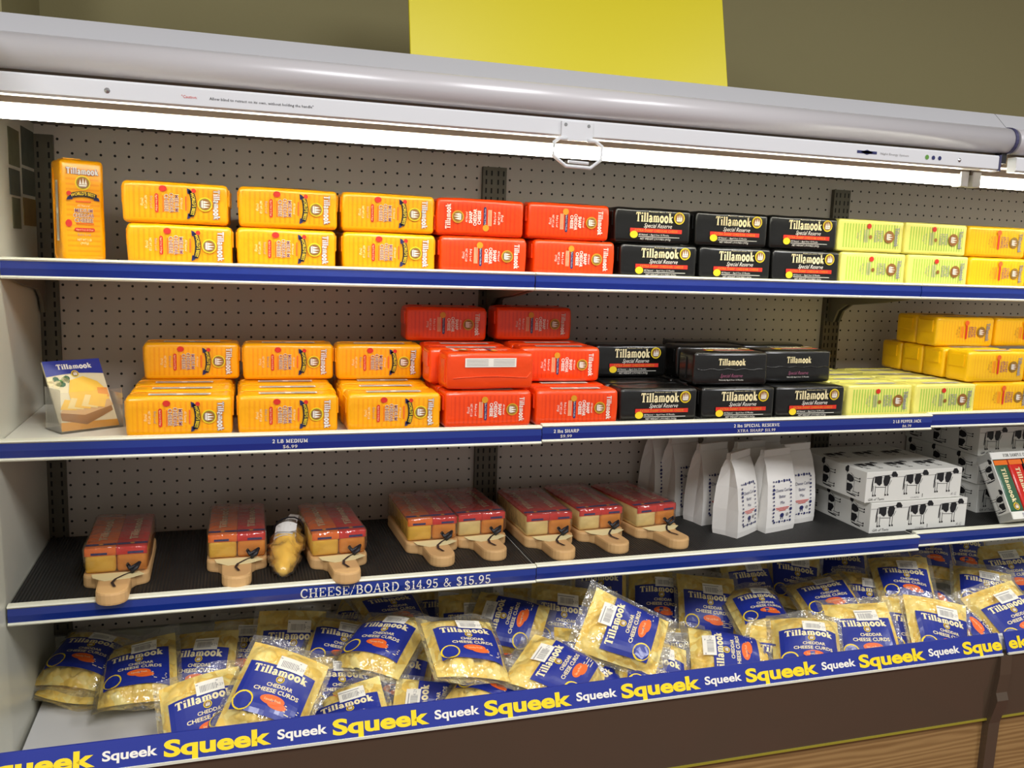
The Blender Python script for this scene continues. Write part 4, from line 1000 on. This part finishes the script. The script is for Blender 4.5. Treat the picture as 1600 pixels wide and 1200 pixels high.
def bag_meshes(seed):
    B = BagShape(seed)
    nx, ny = 44, 48; m = MB(); vs_ = []
    for side in (1, -1):
        for j in range(ny + 1):
            for i in range(nx + 1):
                x, y = (i / nx - .5) * BW, (j / ny - .5) * BLn
                t = B.thick(x, y)
                l = B.lump(x * side, y) * .0125 * min(1, t * 2.2) - .0085 * min(1, t * 3)
                vs_.append((B.sk(x, y), y, B.bend(x, y) + side * (t * BT * .5 + l)))
    fs = []
    for s_ in range(2):
        o = s_ * (nx + 1) * (ny + 1)
        for j in range(ny):
            for i in range(nx):
                q = (o + j * (nx + 1) + i, o + j * (nx + 1) + i + 1, o + (j + 1) * (nx + 1) + i + 1, o + (j + 1) * (nx + 1) + i)
                fs.append(q if s_ == 0 else q[::-1])
    curds = m.add(vs_, fs).mesh('curds', ['curd'], True)
    # film: a loose pouch with flat seals beyond the content
    m = MB(); fx, fy = BW / 2 + .009, BLn / 2 + .016; n1, n2 = 18, 22
    for side in (1, -1):
        vs_ = []
        for j in range(n2 + 1):
            for i in range(n1 + 1):
                x, y = (i / n1 - .5) * 2 * fx, (j / n2 - .5) * 2 * fy
                p = B.top(x, y) if side == 1 else (B.sk(x, y), y, 2 * B.bend(x, y) - B.top(x, y)[2])
                nn = noise.noise(Vector((x * 40, y * 40, B.seed * 3.1 + side))) * .0022
                edge = max(abs(x) / fx, abs(y) / fy)
                wv = (.005 * math.sin(x * 60 + B.seed) * max(0, edge - .85) / .15)
                vs_.append((p[0], p[1], p[2] + (side * (.0012 + abs(nn)) if edge < .98 else 0) + wv))
        fs = [(j * (n1 + 1) + i, j * (n1 + 1) + i + 1, (j + 1) * (n1 + 1) + i + 1, (j + 1) * (n1 + 1) + i) for j in range(n2) for i in range(n1)]
        m.add(vs_, [f if side == 1 else f[::-1] for f in fs])
    film = m.mesh('pouch_film', ['film'], True)
    f = lambda x, y, o: B.top(x, y, .0034 + o)
    P = Print(); lw, lh, cy = .112, .090, -.010
    P.rect(0, cy, lw, lh, 'ink_blue', 0, 14, 12)
    P.text('Tillamook', .0, cy + .033, .0145, 'print_cream', 2, serif=True, width=.092, bold=.25)
    medallion(P, .004, cy + .0195, .007)
    P.text('CHEDDAR', .008, cy + .007, .0068, 'print_cream', 2, width=.044, bold=.03); P.text('CHEESE CURDS', .006, cy - .0035, .0074, 'print_cream', 2, width=.076, bold=.03)
    P.disc(.006, cy - .019, .0205, 'print_orange', 2, ry=.0085, n=18); P.disc(.016, cy - .026, .016, 'print_orange', 2, ry=.006, n=14)
    P.text('Squeaky Fresh', .006, cy - .019, .0042, 'print_cream', 3, width=.028, res=1)
    P.disc(-.040, cy - .029, .0165, 'print_yellow', 2, n=20); P.disc(-.040, cy - .0295, .0138, 'ink_blue', 3, n=20)
    for i in range(4): P.rect(.040, cy - .021 - i * .0042, (.024, .022, .024, .018)[i], .0014, 'print_cream', 2)
    label = P.build('label', f, None)
    Q = Print(); Q.rect(.012, cy + .052, .046, .026, 'print_white', 6, 6, 4)
    rr = random.Random(seed)
    for i in range(11): Q.rect(-.004 + i * .0026, cy + .050, .0009 + rr.random() * .0009, .013, 'print_grey', 7)
    Q.rect(.008, cy + .0600, .036, .0018, 'print_grey', 7); Q.text('4.29', .028, cy + .050, .006, 'print_grey', 7, res=1, width=.012)
    stick = Q.build('price_sticker', f, None)
    back = Print(); back.rect(0, 0, .07, .09, 'paper', 0, 8, 8)
    for i in range(9): back.rect(0, .036 - i * .009, .058, .0016, 'print_grey', 1)
    bl_ = back.build('back_label', lambda x, y, o: (B.sk(-x, y), y, 2 * B.bend(-x, y) - B.top(-x, y, .0034 + o)[2]), None)
    me = (curds, film, label.data, stick.data, bl_.data)
    for o in (label, stick, bl_): bpy.data.objects.remove(o)
    return me
BAGS = [bag_meshes(s_) for s_ in (11, 12, 13, 14, 15, 16, 17)]
def curd_bag(i, x, y, z, spin, tilt, yaw, roll, where, flip=False):
    me = BAGS[i % len(BAGS)]
    t = empty('curd_bag', (x, y, Z0 - 1.06 + z), label=where, cat='bag of curds', group='bags of cheese curds in the bin')
    R = Matrix.Rotation(math.radians(yaw), 3, 'Z') @ Matrix.Rotation(math.radians(tilt), 3, 'X') @ Matrix.Rotation(math.radians(roll), 3, 'Y') @ Matrix.Rotation(math.radians(spin), 3, 'Z')
    if flip: R = R @ Matrix.Rotation(math.pi, 3, 'Y')
    t.rotation_euler = R.to_euler()
    c = link('curds', me[0], t); c['kind'] = 'stuff'
    link('pouch_film', me[1], t); link('label', me[2], t); link('price_sticker', me[3], t); link('back_label', me[4], t)
BIN = {
'b': [(0.248, -0.220, 0.054, 0, 41, -12, -2, 0), (0.332, -0.174, 0.054, 0, 39, -13, -2, 0), (0.420, -0.211, 0.071, -5, 56, 0, 5, 0), (0.571, -0.115, 0.055, -10, 40, -13, -6, 0), (0.639, -0.137, 0.097, 9, 20, -1, 6, 0), (0.764, -0.087, 0.054, -5, 41, -7, -4, 0), (0.800, -0.192, 0.066, 1, 54, -14, -4, 0), (0.950, -0.188, 0.068, -5, 50, -6, 7, 0), (0.996, -0.226, 0.083, -5, 55, -18, 2, 0), (1.147, -0.076, 0.083, -2, 51, -11, -6, 0), (1.279, -0.126, 0.062, 3, 46, -20, 9, 0), (1.370, -0.201, 0.068, -8, 55, -13, -4, 0), (1.556, -0.090, 0.067, 7, 56, -13, 8, 0), (1.684, -0.088, 0.071, -10, 55, -15, -2, 0), (1.835, -0.081, 0.084, -5, 49, -18, -7, 0), (1.973, -0.083, 0.105, 0, 43, -12, -9, 0), (2.104, -0.088, 0.111, -5, 37, -16, -4, 0), (2.227, -0.081, 0.100, -5, 48, -20, -3, 0), (2.297, -0.172, 0.074, 10, 58, -26, -2, 0)],
'm': [(0.042, -0.150, 0.068, -18, 14, 0, 2, 0), (0.143, -0.235, 0.067, -1, 20, 2, -8, 0), (0.496, -0.387, 0.062, -8, 30, 3, 6, 0), (0.516, -0.258, 0.082, -11, 25, -10, 5, 0), (0.587, -0.329, 0.123, -17, 16, -14, -7, 0), (0.608, -0.355, 0.058, -17, 40, 2, -10, 0), (0.684, -0.298, 0.045, -30, 22, -12, 10, 0), (0.864, -0.250, 0.099, 73, 38, -14, -3, 0), (0.886, -0.311, 0.032, -115, 20, -16, -9, 0), (0.985, -0.403, 0.065, -15, 39, -4, 9, 0), (1.189, -0.381, 0.045, -10, 28, -13, -9, 0), (1.372, -0.491, 0.063, -13, 46, -16, -6, 0), (1.461, -0.276, 0.086, 1, 16, -7, 2, 0), (1.659, -0.250, 0.085, 7, 24, -19, -10, 0), (1.777, -0.250, 0.067, -9, 42, -21, -6, 0), (1.861, -0.275, 0.115, -2, 34, -24, -2, 0), (1.946, -0.284, 0.041, 115, 25, -24, 6, 0), (2.138, -0.250, 0.059, -17, 32, -23, -8, 0)],
'f': [(0.269, -0.472, 0.087, 9, 35, 4, 0, 0), (0.351, -0.511, 0.103, -33, 31, -7, -9, 0), (0.372, -0.491, 0.043, 5, 29, -4, 5, 0), (0.379, -0.518, 0.143, -17, 35, -10, 8, 0), (0.508, -0.486, 0.054, 7, 20, -6, -9, 0), (0.658, -0.489, 0.050, 75, 31, -1, -7, 0), (0.718, -0.460, 0.157, 5, 14, -10, 8, 0), (0.770, -0.489, 0.095, -33, 12, -1, 1, 0), (0.774, -0.492, 0.046, -13, 32, -14, -6, 0), (0.875, -0.530, 0.123, 50, 24, -3, 8, 0), (0.958, -0.525, 0.066, 30, 40, -6, 5, 0), (1.031, -0.467, 0.158, 61, 40, -6, 1, 0), (1.041, -0.487, 0.053, -13, 37, -19, -6, 0), (1.074, -0.518, 0.090, -17, 33, -9, 6, 0), (1.265, -0.473, 0.080, 80, 30, -11, -5, 0), (1.415, -0.517, 0.106, -13, 27, -8, -7, 0), (1.599, -0.460, 0.088, -2, 47, -14, -9, 0), (1.729, -0.460, 0.079, -20, 46, -10, -9, 0), (1.764, -0.496, 0.094, -15, 47, -10, 3, 0), (1.911, -0.460, 0.085, -65, 30, -17, 1, 0), (1.960, -0.495, 0.110, 15, 42, -12, -6, 0)],}
NUM = ('first', 'second', 'third', 'fourth', 'fifth', 'sixth', 'seventh', 'eighth', 'ninth', 'tenth', 'eleventh', 'twelfth', 'thirteenth', 'fourteenth', 'fifteenth', 'sixteenth', 'seventeenth', 'eighteenth', 'nineteenth', 'twentieth', 'twenty-first', 'twenty-second', 'twenty-third')
ROWN = {'b': 'rear row against back', 'm': 'middle row of bin', 'f': 'front row by slogan strip'}
rb = random.Random(5); cnt = 0
for key in 'bmf':
    for j, (x, y, z, sp, tl, yw, rl, fl) in enumerate(BIN[key]):
        curd_bag(cnt, x, y, z, sp, tl, yw, rl, 'clear bag of cheese curds, %s, %s from end panel' % (ROWN[key], NUM[j]))
        cnt += 1
curd_bag(2, .042, -.162, .024, 165, 3, 0, 2, 'clear bag of cheese curds lying face down under the first rear bag', True)

# small curd pouch standing between two boards on the lower shelf, with a cheese knife
B = BagShape(21)
t = empty('curd_pouch', (.412, -.262, Z0 + MATZ + .030), (math.radians(14), math.radians(0), math.radians(-8)), 'small clear pouch of yellow curds lying between the second and third boards', 'bag of curds')
m = MB()
n, k = 18, 22; vs_ = []
for j in range(k + 1):
    v = j / k; y = -.085 + v * .17
    rr = (math.sin(math.pi * min(1, max(0, v * .94 + .03))) ** .55)
    for q in range(n):
        a = q * 2 * math.pi / n
        l = 1 + .45 * noise.noise(Vector((math.cos(a) * 2.6, math.sin(a) * 2.6, v * 13)))
        vs_.append((.026 * rr * l * math.cos(a), y, .026 * rr * l * math.sin(a)))
m.add(vs_, [(j * n + q, j * n + (q + 1) % n, (j + 1) * n + (q + 1) % n, (j + 1) * n + q) for j in range(k) for q in range(n)] + [tuple(range(n - 1, -1, -1)), tuple(range(k * n, (k + 1) * n))])
o = m.build('curds', 'cheese_yellow', t, smooth=True); o['kind'] = 'stuff'
f_ = MB().add([(x * 1.14, y * 1.08, z * 1.14) for x, y, z in vs_], m.f).build('pouch_film', 'film', t, smooth=True)
MB().add([(.030 * math.cos(a), yy, .0305 * math.sin(a)) for yy in (-.005, .045) for a in [math.radians(55 + 14 * i) for i in range(7)]], [(i, i + 1, 8 + i, 7 + i) for i in range(6)]).build('paper_label', 'paper', t, fix=False)
MB().tube([(.031 * math.cos(a) * .95, .062 + .004 * math.sin(a * 2), .031 * math.sin(a) * .95) for a in [i * math.pi / 8 for i in range(16)]], .0016, 5, closed=True).build('tie', 'ribbon', t)
MB().prism([(-.012, .075), (.012, .080), (.016, .118), (-.002, .122), (-.010, .10)], -.001, .001).build('film_tail', 'paper', t)
